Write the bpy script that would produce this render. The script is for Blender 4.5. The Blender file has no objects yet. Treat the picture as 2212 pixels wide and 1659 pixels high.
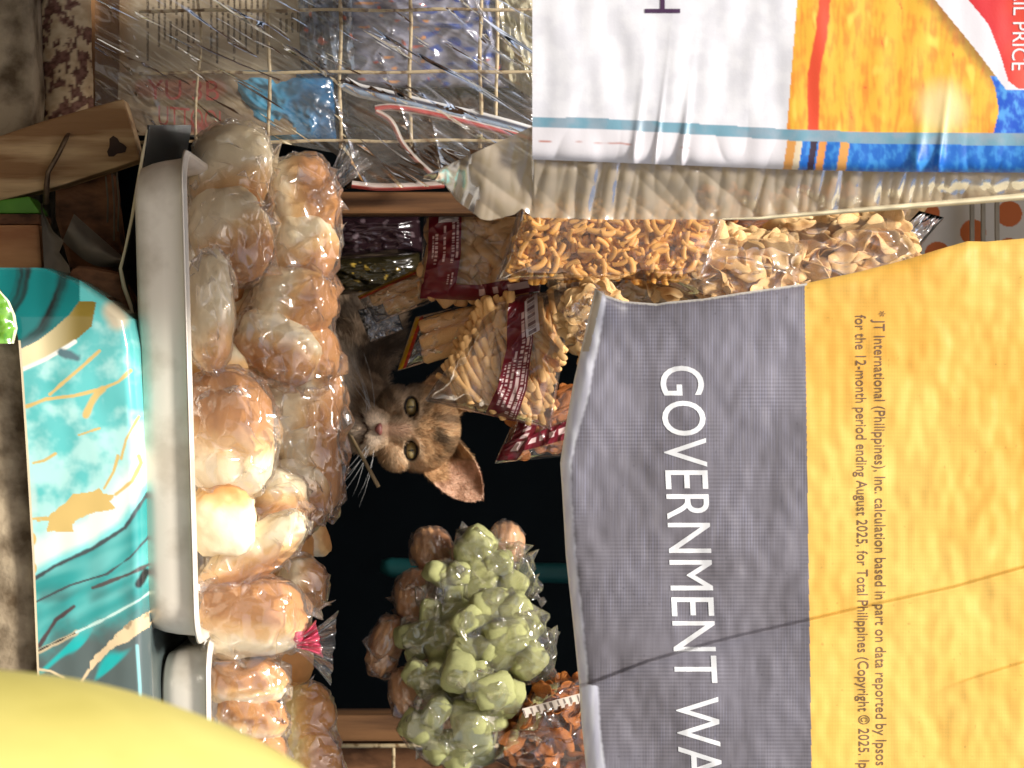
import bpy, bmesh, math, random
import numpy as np
from mathutils import Vector, Matrix, Euler, Quaternion

random.seed(7)
RNG = np.random.default_rng(7)
SC = bpy.context.scene
COL = SC.collection

# ------------------------------------------------------------------ camera, world, sun, exposure
CAM_D = 1.5                      # camera stands 1.5 m in front of the stall's front line (Y = 0)
VIEW_H = 0.65                    # metres of stall height seen at Y = 0
S0 = VIEW_H / 2212.0
cam_data = bpy.data.cameras.new('camera')
cam_data.sensor_width = 36.0
cam_data.lens = 36.0 * CAM_D / VIEW_H
cam_data.clip_start = 0.02
cam_data.clip_end = 500.0
cam_data.dof.use_dof = True
cam_data.dof.focus_distance = 1.52
cam_data.dof.aperture_fstop = 20.0
cam = bpy.data.objects.new('camera', cam_data)
COL.objects.link(cam)
# the phone was held turned by 90 degrees: the picture's right is the stall's up
cam.matrix_world = Matrix(((0, -1, 0, 0), (0, 0, -1, -CAM_D), (1, 0, 0, 0), (0, 0, 0, 1)))
SC.camera = cam

SUN_EL = math.radians(56.0)
SUN_AZ = math.radians(24.0)      # sun in front of the stall, to the left
to_sun = Vector((-math.sin(SUN_AZ) * math.cos(SUN_EL), -math.cos(SUN_AZ) * math.cos(SUN_EL), math.sin(SUN_EL)))
world = bpy.data.worlds.new('World')
SC.world = world
world.use_nodes = True
wn = world.node_tree
bg = wn.nodes['Background']
sky = wn.nodes.new('ShaderNodeTexSky')
sky.sky_type = 'NISHITA'
sky.sun_disc = False
sky.sun_elevation = SUN_EL
sky.sun_rotation = math.atan2(to_sun.x, to_sun.y)
sky.air_density = 1.0
sky.dust_density = 4.0
sky.ozone_density = 1.0
wn.links.new(sky.outputs[0], bg.inputs['Color'])
bg.inputs['Strength'].default_value = 0.095
sun_data = bpy.data.lights.new('sun', 'SUN')
sun_data.energy = 3.9
sun_data.angle = math.radians(10.0)
sun_data.color = (1.0, 0.965, 0.91)
sun = bpy.data.objects.new('sun', sun_data)
COL.objects.link(sun)
sun.rotation_euler = to_sun.to_track_quat('Z', 'Y').to_euler()
sun.location = to_sun * 5

SC.view_settings.view_transform = 'Standard'
SC.view_settings.look = 'None'
SC.view_settings.exposure = 0.52
SC.view_settings.gamma = 1.0
SC.render.engine = 'CYCLES'
SC.cycles.max_bounces = 10
SC.cycles.transparent_max_bounces = 40
SC.cycles.transmission_bounces = 6
SC.cycles.use_denoising = True

# ------------------------------------------------------------------ helpers
def S(Y):
    return S0 * (Y + CAM_D) / CAM_D

def W(u, v, Y):
    """A point of the stall that stands at depth Y; u counts upwards, v to the right (1 unit = 0.29 mm at Y = 0)."""
    s = S(Y)
    return Vector(((v - 829.5) * s, Y, (u - 1106.0) * s))

def Wn(u, v, Y):
    u = np.asarray(u, float); v = np.asarray(v, float); Y = np.asarray(Y, float) + 0 * u
    s = S0 * (Y + CAM_D) / CAM_D
    return np.stack([(v - 829.5) * s, Y, (u - 1106.0) * s], -1)

def lin(r, g, b):
    def f(c):
        c /= 255.0
        return c / 12.92 if c <= 0.04045 else ((c + 0.055) / 1.055) ** 2.4
    return np.array([f(r), f(g), f(b)])

_perm = np.random.default_rng(3).permutation(256)
_perm = np.concatenate([_perm, _perm, _perm])
_grad = np.random.default_rng(4).normal(size=(256, 3))
_grad /= np.linalg.norm(_grad, axis=1)[:, None]

def pn(x, y, z=0.0):
    """3-D gradient noise, about -0.7 .. 0.7"""
    x, y, z = np.broadcast_arrays(np.asarray(x, float), np.asarray(y, float), np.asarray(z, float))
    xi = np.floor(x).astype(int); yi = np.floor(y).astype(int); zi = np.floor(z).astype(int)
    xf = x - xi; yf = y - yi; zf = z - zi
    fx = xf**3 * (xf * (xf * 6 - 15) + 10); fy = yf**3 * (yf * (yf * 6 - 15) + 10); fz = zf**3 * (zf * (zf * 6 - 15) + 10)
    out = 0
    for dx in (0, 1):
        for dy in (0, 1):
            for dz in (0, 1):
                h = _perm[_perm[_perm[(xi + dx) & 255] + ((yi + dy) & 255)] + ((zi + dz) & 255)]
                g = _grad[h]
                d = g[..., 0] * (xf - dx) + g[..., 1] * (yf - dy) + g[..., 2] * (zf - dz)
                w = (fx if dx else 1 - fx) * (fy if dy else 1 - fy) * (fz if dz else 1 - fz)
                out = out + d * w
    return out

def fbm(x, y, z=0.0, o=4):
    r = 0; a = 1.0; f = 1.0
    for i in range(o):
        r = r + a * pn(np.asarray(x) * f + 17.3 * i, np.asarray(y) * f + 5.1 * i, np.asarray(z) * f)
        a *= 0.5; f *= 2.0
    return r

def ridge(x, y, z=0.0, p=3.0):
    n = np.abs(pn(x, y, z)) * 2.2
    return np.clip(1 - n, 0, 1) ** p

def sstep(a, b, x):
    t = np.clip((x - a) / (b - a), 0, 1)
    return t * t * (3 - 2 * t)

def mixc(a, b, t):
    t = np.asarray(t)[..., None]
    return a * (1 - t) + b * t

def poly_dist(u, v, pts):
    """distance to a polyline, and signed side (cross product of the nearest piece)"""
    best = np.full(np.shape(u), 1e9); side = np.zeros(np.shape(u)); par = np.zeros(np.shape(u))
    n = len(pts) - 1
    for i in range(n):
        (a, b), (c, d) = pts[i], pts[i + 1]
        ex, ey = c - a, d - b
        L2 = ex * ex + ey * ey + 1e-9
        t = np.clip(((u - a) * ex + (v - b) * ey) / L2, 0, 1)
        dx = u - (a + t * ex); dy = v - (b + t * ey)
        dist = np.hypot(dx, dy)
        m = dist < best
        side = np.where(m, np.sign(ex * (v - b) - ey * (u - a)), side)
        par = np.where(m, (i + t) / n, par)
        best = np.where(m, dist, best)
    return best, side, par

def in_poly(u, v, pts):
    ins = np.zeros(np.shape(u), bool)
    n = len(pts)
    for i in range(n):
        (a, b), (c, d) = pts[i], pts[(i + 1) % n]
        cond = ((b > v) != (d > v)) & (u < (c - a) * (v - b) / ((d - b) if abs(d - b) > 1e-9 else 1e-9) + a)
        ins ^= cond
    return ins

def link(name, mesh, parent=None):
    o = bpy.data.objects.new(name, mesh)
    COL.objects.link(o)
    if parent is not None:
        o.parent = parent
    return o

def tag(o, label=None, cat=None, group=None, kind=None):
    if label: o['label'] = label
    if cat: o['category'] = cat
    if group: o['group'] = group
    if kind: o['kind'] = kind
    return o

def mesh_np(name, verts, faces, mat, parent=None, cols=None, smooth=True):
    verts = np.asarray(verts, float).reshape(-1, 3)
    me = bpy.data.meshes.new(name)
    if isinstance(faces, np.ndarray):
        k = faces.shape[1]; nf = faces.shape[0]
        me.vertices.add(len(verts)); me.vertices.foreach_set('co', verts.ravel())
        me.loops.add(nf * k); me.loops.foreach_set('vertex_index', faces.ravel().astype(np.int32))
        me.polygons.add(nf)
        me.polygons.foreach_set('loop_start', np.arange(0, nf * k, k, dtype=np.int32))
        me.polygons.foreach_set('loop_total', np.full(nf, k, dtype=np.int32))
        me.update(calc_edges=True); me.validate()
    else:
        me.from_pydata([tuple(p) for p in verts], [], faces); me.update()
    me.polygons.foreach_set('use_smooth', np.full(len(me.polygons), smooth))
    if cols is not None:
        set_cols(me, cols)
    if mat is not None: me.materials.append(mat)
    return link(name, me, parent)

def set_cols(me, cols):
    at = me.color_attributes.new('Col', 'FLOAT_COLOR', 'POINT')
    c = np.ones((len(me.vertices), 4)); c[:, :3] = np.clip(np.asarray(cols).reshape(-1, 3), 0, 1)
    at.data.foreach_set('color', c.ravel())

def grid_faces(nr, nc):
    i = np.arange(nr * nc).reshape(nr, nc)
    return np.stack([i[:-1, :-1], i[:-1, 1:], i[1:, 1:], i[1:, :-1]], -1).reshape(-1, 4)

def from_bm(name, bm, mat, parent=None, smooth=True):
    me = bpy.data.meshes.new(name)
    bm.to_mesh(me); bm.free()
    me.polygons.foreach_set('use_smooth', np.full(len(me.polygons), smooth))
    if mat is not None: me.materials.append(mat)
    return link(name, me, parent)

def evaluated(o):
    dg = bpy.context.evaluated_depsgraph_get()
    me = bpy.data.meshes.new_from_object(o.evaluated_get(dg))
    old = o.data
    bpy.data.objects.remove(o)
    return me

def co_of(me):
    a = np.empty(len(me.vertices) * 3); me.vertices.foreach_get('co', a); return a.reshape(-1, 3)

def no_of(me):
    a = np.empty(len(me.vertices) * 3); me.vertices.foreach_get('normal', a); return a.reshape(-1, 3)

# ------------------------------------------------------------------ materials
def nodes(name):
    m = bpy.data.materials.new(name); m.use_nodes = True
    nt = m.node_tree
    b = nt.nodes['Principled BSDF']
    return m, nt, b

def add_bump(nt, b, scale, strength, dist=0.002, detail=6, stretch=(1, 1, 1), rot=(0, 0, 0), coord='Object'):
    tc = nt.nodes.new('ShaderNodeTexCoord'); mp = nt.nodes.new('ShaderNodeMapping')
    mp.inputs['Scale'].default_value = stretch; mp.inputs['Rotation'].default_value = rot
    n = nt.nodes.new('ShaderNodeTexNoise'); n.inputs['Scale'].default_value = scale; n.inputs['Detail'].default_value = detail
    bp = nt.nodes.new('ShaderNodeBump'); bp.inputs['Strength'].default_value = strength; bp.inputs['Distance'].default_value = dist
    nt.links.new(tc.outputs[coord], mp.inputs[0]); nt.links.new(mp.outputs[0], n.inputs['Vector'])
    nt.links.new(n.outputs[0], bp.inputs['Height']); nt.links.new(bp.outputs[0], b.inputs['Normal'])
    return n

def m_plain(name, c, rough=0.6, metal=0.0, spec=0.4, c2=None, nscale=30, bump=0.3, bdist=0.001, stretch=(1, 1, 1), rot=(0, 0, 0), thr=(0.35, 0.65), randv=0.0, coat=0.0, sss=0.0):
    m, nt, b = nodes(name)
    c = tuple(c)
    b.inputs['Roughness'].default_value = rough; b.inputs['Metallic'].default_value = metal
    b.inputs['Specular IOR Level'].default_value = spec
    if coat: b.inputs['Coat Weight'].default_value = coat; b.inputs['Coat Roughness'].default_value = 0.12
    if sss:
        b.inputs['Subsurface Weight'].default_value = sss; b.inputs['Subsurface Scale'].default_value = 0.004
        b.inputs['Subsurface Radius'].default_value = (1.0, 0.6, 0.3)
    n = add_bump(nt, b, nscale, bump, bdist, stretch=stretch, rot=rot)
    if c2 is None: c2 = tuple(x * 0.72 for x in c)
    r = nt.nodes.new('ShaderNodeValToRGB')
    r.color_ramp.elements[0].position = thr[0]; r.color_ramp.elements[1].position = thr[1]
    r.color_ramp.elements[0].color = (*c2, 1); r.color_ramp.elements[1].color = (*c, 1)
    nt.links.new(n.outputs[0], r.inputs[0])
    out = r.outputs[0]
    if randv:
        oi = nt.nodes.new('ShaderNodeObjectInfo')
        hs = nt.nodes.new('ShaderNodeHueSaturation')
        mr = nt.nodes.new('ShaderNodeMapRange')
        mr.inputs['To Min'].default_value = 1 - randv; mr.inputs['To Max'].default_value = 1 + randv
        nt.links.new(oi.outputs['Random'], mr.inputs[0]); nt.links.new(mr.outputs[0], hs.inputs['Value'])
        nt.links.new(out, hs.inputs['Color']); out = hs.outputs[0]
    nt.links.new(out, b.inputs['Base Color'])
    return m

def m_vc(name, rough=0.5, spec=0.4, nscale=300, bump=0.2, bdist=0.0005, coat=0.0, sss=0.0, metal=0.0, stretch=(1, 1, 1), trans=0.0):
    m, nt, b = nodes(name)
    b.inputs['Roughness'].default_value = rough; b.inputs['Specular IOR Level'].default_value = spec
    b.inputs['Metallic'].default_value = metal
    if coat: b.inputs['Coat Weight'].default_value = coat; b.inputs['Coat Roughness'].default_value = 0.1
    if sss:
        b.inputs['Subsurface Weight'].default_value = sss; b.inputs['Subsurface Scale'].default_value = 0.004
        b.inputs['Subsurface Radius'].default_value = (1.0, 0.6, 0.3)
    add_bump(nt, b, nscale, bump, bdist, stretch=stretch)
    a = nt.nodes.new('ShaderNodeVertexColor'); a.layer_name = 'Col'
    nt.links.new(a.outputs[0], b.inputs['Base Color'])
    if trans:
        tr = nt.nodes.new('ShaderNodeBsdfTranslucent'); mx = nt.nodes.new('ShaderNodeMixShader')
        mx.inputs[0].default_value = trans
        nt.links.new(a.outputs[0], tr.inputs[0])
        out = nt.nodes['Material Output']
        nt.links.new(b.outputs[0], mx.inputs[1]); nt.links.new(tr.outputs[0], mx.inputs[2]); nt.links.new(mx.outputs[0], out.inputs[0])
    return m

def m_film(name, tint=(0.97, 0.96, 0.95), haze=0.05, hazecol=(0.85, 0.82, 0.78), rough=0.06, boost=0.04, bump=0.5, bscale=90, bdist=0.002, gcol=(1, 1, 1), ridged=False, cap=0.4, white=0.0):
    """clear plastic film: see-through with Fresnel gloss and a little milky haze"""
    m = bpy.data.materials.new(name); m.use_nodes = True
    nt = m.node_tree; nt.nodes.clear()
    out = nt.nodes.new('ShaderNodeOutputMaterial')
    tr = nt.nodes.new('ShaderNodeBsdfTransparent'); tr.inputs[0].default_value = (*tint, 1)
    gl = nt.nodes.new('ShaderNodeBsdfGlossy'); gl.inputs['Roughness'].default_value = rough; gl.inputs[0].default_value = (*gcol, 1)
    df0 = nt.nodes.new('ShaderNodeBsdfDiffuse'); df0.inputs[0].default_value = (*hazecol, 1)
    tl = nt.nodes.new('ShaderNodeBsdfTranslucent'); tl.inputs[0].default_value = (*hazecol, 1)
    df = nt.nodes.new('ShaderNodeMixShader'); df.inputs[0].default_value = 0.4
    nt.links.new(df0.outputs[0], df.inputs[1]); nt.links.new(tl.outputs[0], df.inputs[2])
    fr = nt.nodes.new('ShaderNodeFresnel'); fr.inputs[0].default_value = 1.5
    ad = nt.nodes.new('ShaderNodeMath'); ad.operation = 'ADD'; ad.inputs[1].default_value = boost; ad.use_clamp = True
    m1 = nt.nodes.new('ShaderNodeMixShader'); m1.inputs[0].default_value = haze
    m2 = nt.nodes.new('ShaderNodeMixShader')
    tc = nt.nodes.new('ShaderNodeTexCoord')
    n = nt.nodes.new('ShaderNodeTexNoise'); n.inputs['Scale'].default_value = bscale; n.inputs['Detail'].default_value = 3
    n.inputs['Distortion'].default_value = 0.6
    bp = nt.nodes.new('ShaderNodeBump'); bp.inputs['Strength'].default_value = bump; bp.inputs['Distance'].default_value = bdist
    L = nt.links.new
    if ridged:
        n.noise_type = 'RIDGED_MULTIFRACTAL'; n.inputs['Detail'].default_value = 1.5; n.inputs['Distortion'].default_value = 0.25
        n.inputs['Roughness'].default_value = 0.45; n.inputs['Lacunarity'].default_value = 2.3
        mp = nt.nodes.new('ShaderNodeMapping'); mp.inputs['Scale'].default_value = (1.0, 1.0, 0.62); mp.inputs['Rotation'].default_value = (0.4, 0.7, 0.2)
        L(tc.outputs['Object'], mp.inputs[0]); L(mp.outputs[0], n.inputs['Vector'])
    else:
        L(tc.outputs['Object'], n.inputs['Vector'])
    L(n.outputs[0], bp.inputs['Height'])
    if white:                                   # pale glint lines along folds, painted into the haze
        rp = nt.nodes.new('ShaderNodeMapRange'); rp.inputs['From Min'].default_value = 0.72; rp.inputs['From Max'].default_value = 1.15
        rp.inputs['To Min'].default_value = haze; rp.inputs['To Max'].default_value = haze + white
        n2 = nt.nodes.new('ShaderNodeTexNoise'); n2.noise_type = 'RIDGED_MULTIFRACTAL'; n2.inputs['Scale'].default_value = bscale * 1.3; n2.inputs['Detail'].default_value = 1.0
        n2.inputs['Distortion'].default_value = 0.5
        L(mp.outputs[0], n2.inputs['Vector']); L(n2.outputs[0], rp.inputs[0]); L(rp.outputs[0], m1.inputs[0])
    L(bp.outputs[0], gl.inputs['Normal']); L(bp.outputs[0], fr.inputs['Normal'])
    L(fr.outputs[0], ad.inputs[0])
    L(tr.outputs[0], m1.inputs[1]); L(df.outputs[0], m1.inputs[2])
    mn = nt.nodes.new('ShaderNodeMath'); mn.operation = 'MINIMUM'; mn.inputs[1].default_value = cap
    L(ad.outputs[0], mn.inputs[0]); L(mn.outputs[0], m2.inputs[0]); L(m1.outputs[0], m2.inputs[1]); L(gl.outputs[0], m2.inputs[2])
    L(m2.outputs[0], out.inputs[0])
    return m

M = {}
M['tarp'] = m_vc('printed_tarpaulin', 0.42, 0.45, 900, 0.15, 0.0004, trans=0.06)
M['ink_white'] = m_plain('white_ink', (0.82, 0.82, 0.82), 0.5, bump=0.05)
M['ink_grey'] = m_plain('brown_grey_ink', tuple(lin(120, 92, 70)), 0.5, bump=0.05)
M['ink_purple'] = m_plain('dark_purple_ink', tuple(lin(70, 40, 75)), 0.5, bump=0.05)
M['ink_red'] = m_plain('faded_red_marker', tuple(lin(172, 72, 60)), 0.6, bump=0.05)
M['film'] = m_film('clear_bread_bag_film', tint=(0.99, 0.985, 0.98), haze=0.075, hazecol=(0.97, 0.95, 0.92), boost=0.06, bump=0.9, bscale=32, bdist=0.0045, rough=0.07, gcol=(1.0, 0.97, 0.94), ridged=True, cap=0.6, white=0.30)
M['film_snack'] = m_film('clear_snack_film', tint=(0.99, 0.985, 0.98), haze=0.09, boost=0.01, bump=0.6, bscale=40, bdist=0.003, ridged=True, cap=0.45, white=0.10)
M['film_sheet'] = m_film('clear_cover_film', haze=0.11, hazecol=(0.74, 0.71, 0.65), boost=0.03, bump=0.25, bscale=25, bdist=0.004, rough=0.08, cap=1.0)
M['film_tan'] = m_film('cloudy_tan_film', tint=(0.8, 0.74, 0.65), haze=0.80, hazecol=tuple(lin(198, 180, 152)), rough=0.2, boost=0.02, bump=0.3, bscale=28, bdist=0.003, cap=0.8)
M['bread'] = m_vc('bread_crust', 0.6, 0.3, 160, 0.45, 0.0010)
M['alu'] = m_plain('worn_aluminium', (0.86, 0.78, 0.65), 0.34, 0.12, 0.5, (0.66, 0.58, 0.46), 34, 0.2, 0.001, thr=(0.32, 0.5))
M['vinyl'] = m_vc('marbled_vinyl', 0.16, 0.5, 25, 0.08, 0.002, coat=0.3)
M['vcmat'] = m_vc('printed_paper', 0.7, 0.25, 60, 0.2, 0.001)
M['vcgloss'] = m_vc('printed_foil', 0.18, 0.6, 40, 0.35, 0.002, coat=0.4)
M['wire'] = m_plain('cream_coated_wire', tuple(lin(196, 176, 138)), 0.5, 0.0, 0.4, tuple(lin(120, 92, 60)), 160, 0.3, 0.0006, thr=(0.36, 0.5))
def wood(name, a, b, ang=0.0, sc=60, st=12):
    return m_plain(name, tuple(a), 0.72, 0, 0.25, tuple(b), sc, 1.0, 0.004, stretch=(1, 1, 1.0 / st), rot=(0, ang, 0), thr=(0.4, 0.6))
M['plank'] = wood('bare_plank_wood', lin(206, 172, 126), lin(146, 108, 70), math.radians(75), 80, 9)
M['brownwood'] = wood('dark_brown_wood', lin(150, 104, 70), lin(66, 42, 28), 0.2, 60, 2)
M['postwood'] = wood('interior_post_wood', lin(120, 84, 52), lin(70, 46, 28), 0)
M['tanwood'] = wood('tan_board_wood', lin(190, 142, 96), lin(150, 100, 64), 0.1, 40, 4)
M['concrete'] = m_plain('dirty_concrete', tuple(lin(176, 158, 130)), 0.85, 0, 0.2, tuple(lin(92, 76, 56)), 40, 1.0, 0.006, thr=(0.36, 0.6))
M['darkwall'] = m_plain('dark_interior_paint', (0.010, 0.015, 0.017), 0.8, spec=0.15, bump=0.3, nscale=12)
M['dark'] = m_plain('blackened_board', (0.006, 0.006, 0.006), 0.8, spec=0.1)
M['roof'] = m_plain('grey_roof_sheet', (0.3, 0.3, 0.3), 0.5)
M['ground'] = m_plain('concrete_ground', (0.34, 0.32, 0.29), 0.9, 0, 0.2, (0.24, 0.225, 0.2), 3, 0.5, 0.01)
M['yellow'] = m_plain('pale_yellow_plastic', tuple(lin(222, 208, 118)), 0.5, 0, 0.35, tuple(lin(198, 184, 96)), 14, 0.2)
M['teal'] = m_plain('teal_painted_pole', (0.012, 0.10, 0.10), 0.5, bump=0.2)
M['pink'] = m_plain('pink_tape', tuple(lin(228, 98, 126)), 0.35, 0, 0.5, tuple(lin(210, 66, 98)), 200, 0.4, 0.001, stretch=(1, 1, 8))
M['green'] = m_plain('green_plastic', tuple(lin(92, 150, 40)), 0.5, 0, 0.4, tuple(lin(60, 120, 22)), 30, 0.2)
M['grey_paper'] = m_plain('torn_grey_paper', tuple(lin(150, 140, 122)), 0.8, 0, 0.2, tuple(lin(118, 108, 92)), 25, 0.4)
M['greysheet'] = m_plain('dark_grey_sheet', tuple(lin(46, 48, 46)), 0.45, 0, 0.4, tuple(lin(26, 28, 28)), 12, 0.2)
M['edge_white'] = m_plain('cream_cut_edge', tuple(lin(228, 214, 176)), 0.6)
M['steel'] = m_plain('rusty_nail_steel', tuple(lin(130, 108, 82)), 0.5, 0.5, 0.5, tuple(lin(80, 58, 40)), 90, 0.4)
M['stick'] = m_plain('breadstick_crust', tuple(lin(232, 188, 130)), 0.55, 0, 0.3, tuple(lin(208, 156, 96)), 60, 0.3, 0.0006, randv=0.12)
M['fry'] = m_plain('fried_stick', tuple(lin(236, 192, 130)), 0.5, 0, 0.35, tuple(lin(214, 162, 98)), 90, 0.3, 0.0006, randv=0.15)
M['pod'] = m_plain('pale_cracker_nut', tuple(lin(226, 182, 126)), 0.5, 0, 0.3, tuple(lin(202, 150, 94)), 80, 0.3, 0.0006, randv=0.12)
M['crumb'] = m_plain('golden_fried_bit', tuple(lin(234, 180, 96)), 0.4, 0, 0.45, tuple(lin(200, 134, 56)), 150, 0.3, 0.0004, randv=0.25)
M['chip'] = m_plain('pale_fried_chip', tuple(lin(240, 206, 150)), 0.5, 0, 0.35, tuple(lin(214, 164, 102)), 60, 0.5, 0.001, randv=0.15)
M['orangechip'] = m_plain('orange_brown_chip', tuple(lin(206, 128, 58)), 0.45, 0, 0.4, tuple(lin(150, 80, 30)), 60, 0.6, 0.001, randv=0.18)
M['nugget'] = m_plain('green_sugar_coating', tuple(lin(205, 205, 146)), 0.65, 0, 0.25, tuple(lin(176, 178, 112)), 110, 0.8, 0.0010, randv=0.12)
M['dough'] = m_plain('brown_glazed_dough', tuple(lin(222, 174, 128)), 0.5, 0, 0.4, tuple(lin(178, 122, 80)), 50, 0.4, 0.001, randv=0.1)
M['straw'] = m_plain('dry_straw', tuple(lin(176, 150, 112)), 0.6)
M['maroon'] = m_vc('maroon_print', 0.3, 0.5, 200, 0.15, 0.0005, coat=0.2)
M['foil'] = m_plain('crumpled_foil', (0.7, 0.7, 0.72), 0.2, 0.8, 0.5, (0.5, 0.5, 0.52), 120, 0.8, 0.003)
M['fur'] = m_vc('cat_fur', 0.6, 0.25, 400, 0.3, 0.0008)
M['furhair'] = m_vc('cat_hair', 0.55, 0.25, 400, 0.0, 0.0001)
M['whisker'] = m_plain('white_whisker', (0.75, 0.73, 0.7), 0.4)
M['nose'] = m_plain('cat_nose', tuple(lin(176, 112, 100)), 0.4, 0, 0.5, tuple(lin(150, 84, 76)), 300, 0.3)
M['lid'] = m_plain('cat_eyelid', (0.02, 0.013, 0.01), 0.4)
M['eye'] = m_vc('cat_eye', 0.12, 0.6, 300, 0.0, 0.0001, coat=1.0)

# ------------------------------------------------------------------ shape builders
def tube(name, pts, rad, mat, parent=None, seg=8, caps=True):
    pts = [Vector(p) for p in pts]
    n = len(pts)
    rads = rad if isinstance(rad, (list, tuple)) else [rad] * n
    bm = bmesh.new(); rings = []
    up = Vector((0.13, 0.97, 0.2)).normalized()
    for i, p in enumerate(pts):
        d = (pts[min(i + 1, n - 1)] - pts[max(i - 1, 0)]).normalized()
        a = d.cross(up)
        if a.length < 1e-4: a = d.cross(Vector((1, 0, 0)))
        a.normalize(); b = d.cross(a)
        rings.append([bm.verts.new(p + (a * math.cos(k * 2 * math.pi / seg) + b * math.sin(k * 2 * math.pi / seg)) * rads[i]) for k in range(seg)])
    for i in range(n - 1):
        for k in range(seg):
            bm.faces.new((rings[i][k], rings[i][(k + 1) % seg], rings[i + 1][(k + 1) % seg], rings[i + 1][k]))
    if caps:
        bm.faces.new(rings[0][::-1]); bm.faces.new(rings[-1])
    return from_bm(name, bm, mat, parent)

def slab(name, poly, Y, thick, mat, parent=None, bevel=0.0012):
    """a board with the outline poly, front face at depth Y"""
    bm = bmesh.new()
    f = [bm.verts.new(W(u, v, Y)) for u, v in poly]
    s = Vector((0, thick, 0))
    b = [bm.verts.new(p.co + s) for p in f]
    bm.faces.new(f); bm.faces.new(b[::-1])
    n = len(f)
    for i in range(n):
        bm.faces.new((f[i], b[i], b[(i + 1) % n], f[(i + 1) % n]))
    bmesh.ops.recalc_face_normals(bm, faces=bm.faces)
    if bevel:
        bmesh.ops.bevel(bm, geom=list(bm.edges), offset=bevel, segments=2, affect='EDGES', profile=0.6)
    return from_bm(name, bm, mat, parent, smooth=False)

def box(name, lo, hi, mat, parent=None, bevel=0.0):
    bm = bmesh.new()
    bmesh.ops.create_cube(bm, size=1)
    lo = Vector(lo); hi = Vector(hi); c = (lo + hi) / 2; d = hi - lo
    for v in bm.verts: v.co = Vector((v.co.x * d.x + c.x, v.co.y * d.y + c.y, v.co.z * d.z + c.z))
    if bevel: bmesh.ops.bevel(bm, geom=list(bm.edges), offset=bevel, segments=2, affect='EDGES')
    return from_bm(name, bm, mat, parent, smooth=False)

def sheet(name, ufn, nr, nc, mat, parent=None, smooth=True):
    """ufn(s, t) -> u, v, Y, cols"""
    s, t = np.meshgrid(np.linspace(0, 1, nc), np.linspace(0, 1, nr))
    u, v, Y, cols = ufn(s, t)
    return mesh_np(name, Wn(u, v, Y), grid_faces(nr, nc), mat, parent, cols, smooth)

def text_mesh(s):
    c = bpy.data.curves.new('t', 'FONT'); c.body = s; c.size = 1.0; c.resolution_u = 5
    o = bpy.data.objects.new('t', c); COL.objects.link(o)
    dg = bpy.context.evaluated_depsgraph_get()
    me = bpy.data.meshes.new_from_object(o.evaluated_get(dg))
    bpy.data.objects.remove(o); bpy.data.curves.remove(c)
    return me

def place_text(name, s, u0, v0, ku, kv, slope, Yf, mat, parent, each=False, cut=5.0, off=0.00035, vert=True):
    """print the words s along v (to the right), letters standing along u (up); ku, kv = units per em"""
    def put(nm, body, x0):
        me = text_mesh(body)
        if len(me.vertices) == 0: return None, 0
        bm = bmesh.new(); bm.from_mesh(me)
        bmesh.ops.triangulate(bm, faces=bm.faces)
        for v in bm.verts:
            x, y = v.co.x + x0, v.co.y
            if vert: uu, vv = u0 + y * ku + slope * x * kv, v0 + x * kv
            else: uu, vv = u0 + x * kv, v0 - y * ku + slope * x * kv
            v.co = Vector((uu, vv, 0))
        for _ in range(6):
            le = [e for e in bm.edges if e.calc_length() > cut]
            if not le: break
            bmesh.ops.subdivide_edges(bm, edges=le, cuts=1)
            bmesh.ops.triangulate(bm, faces=bm.faces)
        a = np.array([v.co[:] for v in bm.verts])
        p = Wn(a[:, 0], a[:, 1], Yf(a[:, 0], a[:, 1]) - off)
        for v, q in zip(bm.verts, p): v.co = q
        return from_bm(nm, bm, mat, parent, smooth=False), 1
    if not each:
        return put(name, s, 0.0)[0]
    for i, ch in enumerate(s):
        if ch == ' ': continue
        if i == 0: x0 = 0
        else:
            w2 = text_mesh(s[:i + 1]); w1 = text_mesh(ch)
            x0 = co_of(w2)[:, 0].max() - co_of(w1)[:, 0].max()
        put(name, ch, x0)

def text_width(s):
    return co_of(text_mesh(s))[:, 0].max()

def icos(sub, name='i'):
    bm = bmesh.new(); bmesh.ops.create_icosphere(bm, subdivisions=sub, radius=1.0)
    me = bpy.data.meshes.new(name); bm.to_mesh(me); bm.free(); return me

ICO4 = icos(4); ICO4_CO = co_of(ICO4); ICO4_F = np.array([p.vertices[:] for p in ICO4.polygons])
ICO3 = icos(3); ICO3_CO = co_of(ICO3); ICO3_F = np.array([p.vertices[:] for p in ICO3.polygons])

# ------------------------------------------------------------------ the setting
g = mesh_np('ground', [(-60, -60, -1.0), (60, -60, -1.0), (60, 60, -1.0), (-60, 60, -1.0)], [(0, 1, 2, 3)], M['ground'])
tag(g, kind='structure')

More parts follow.
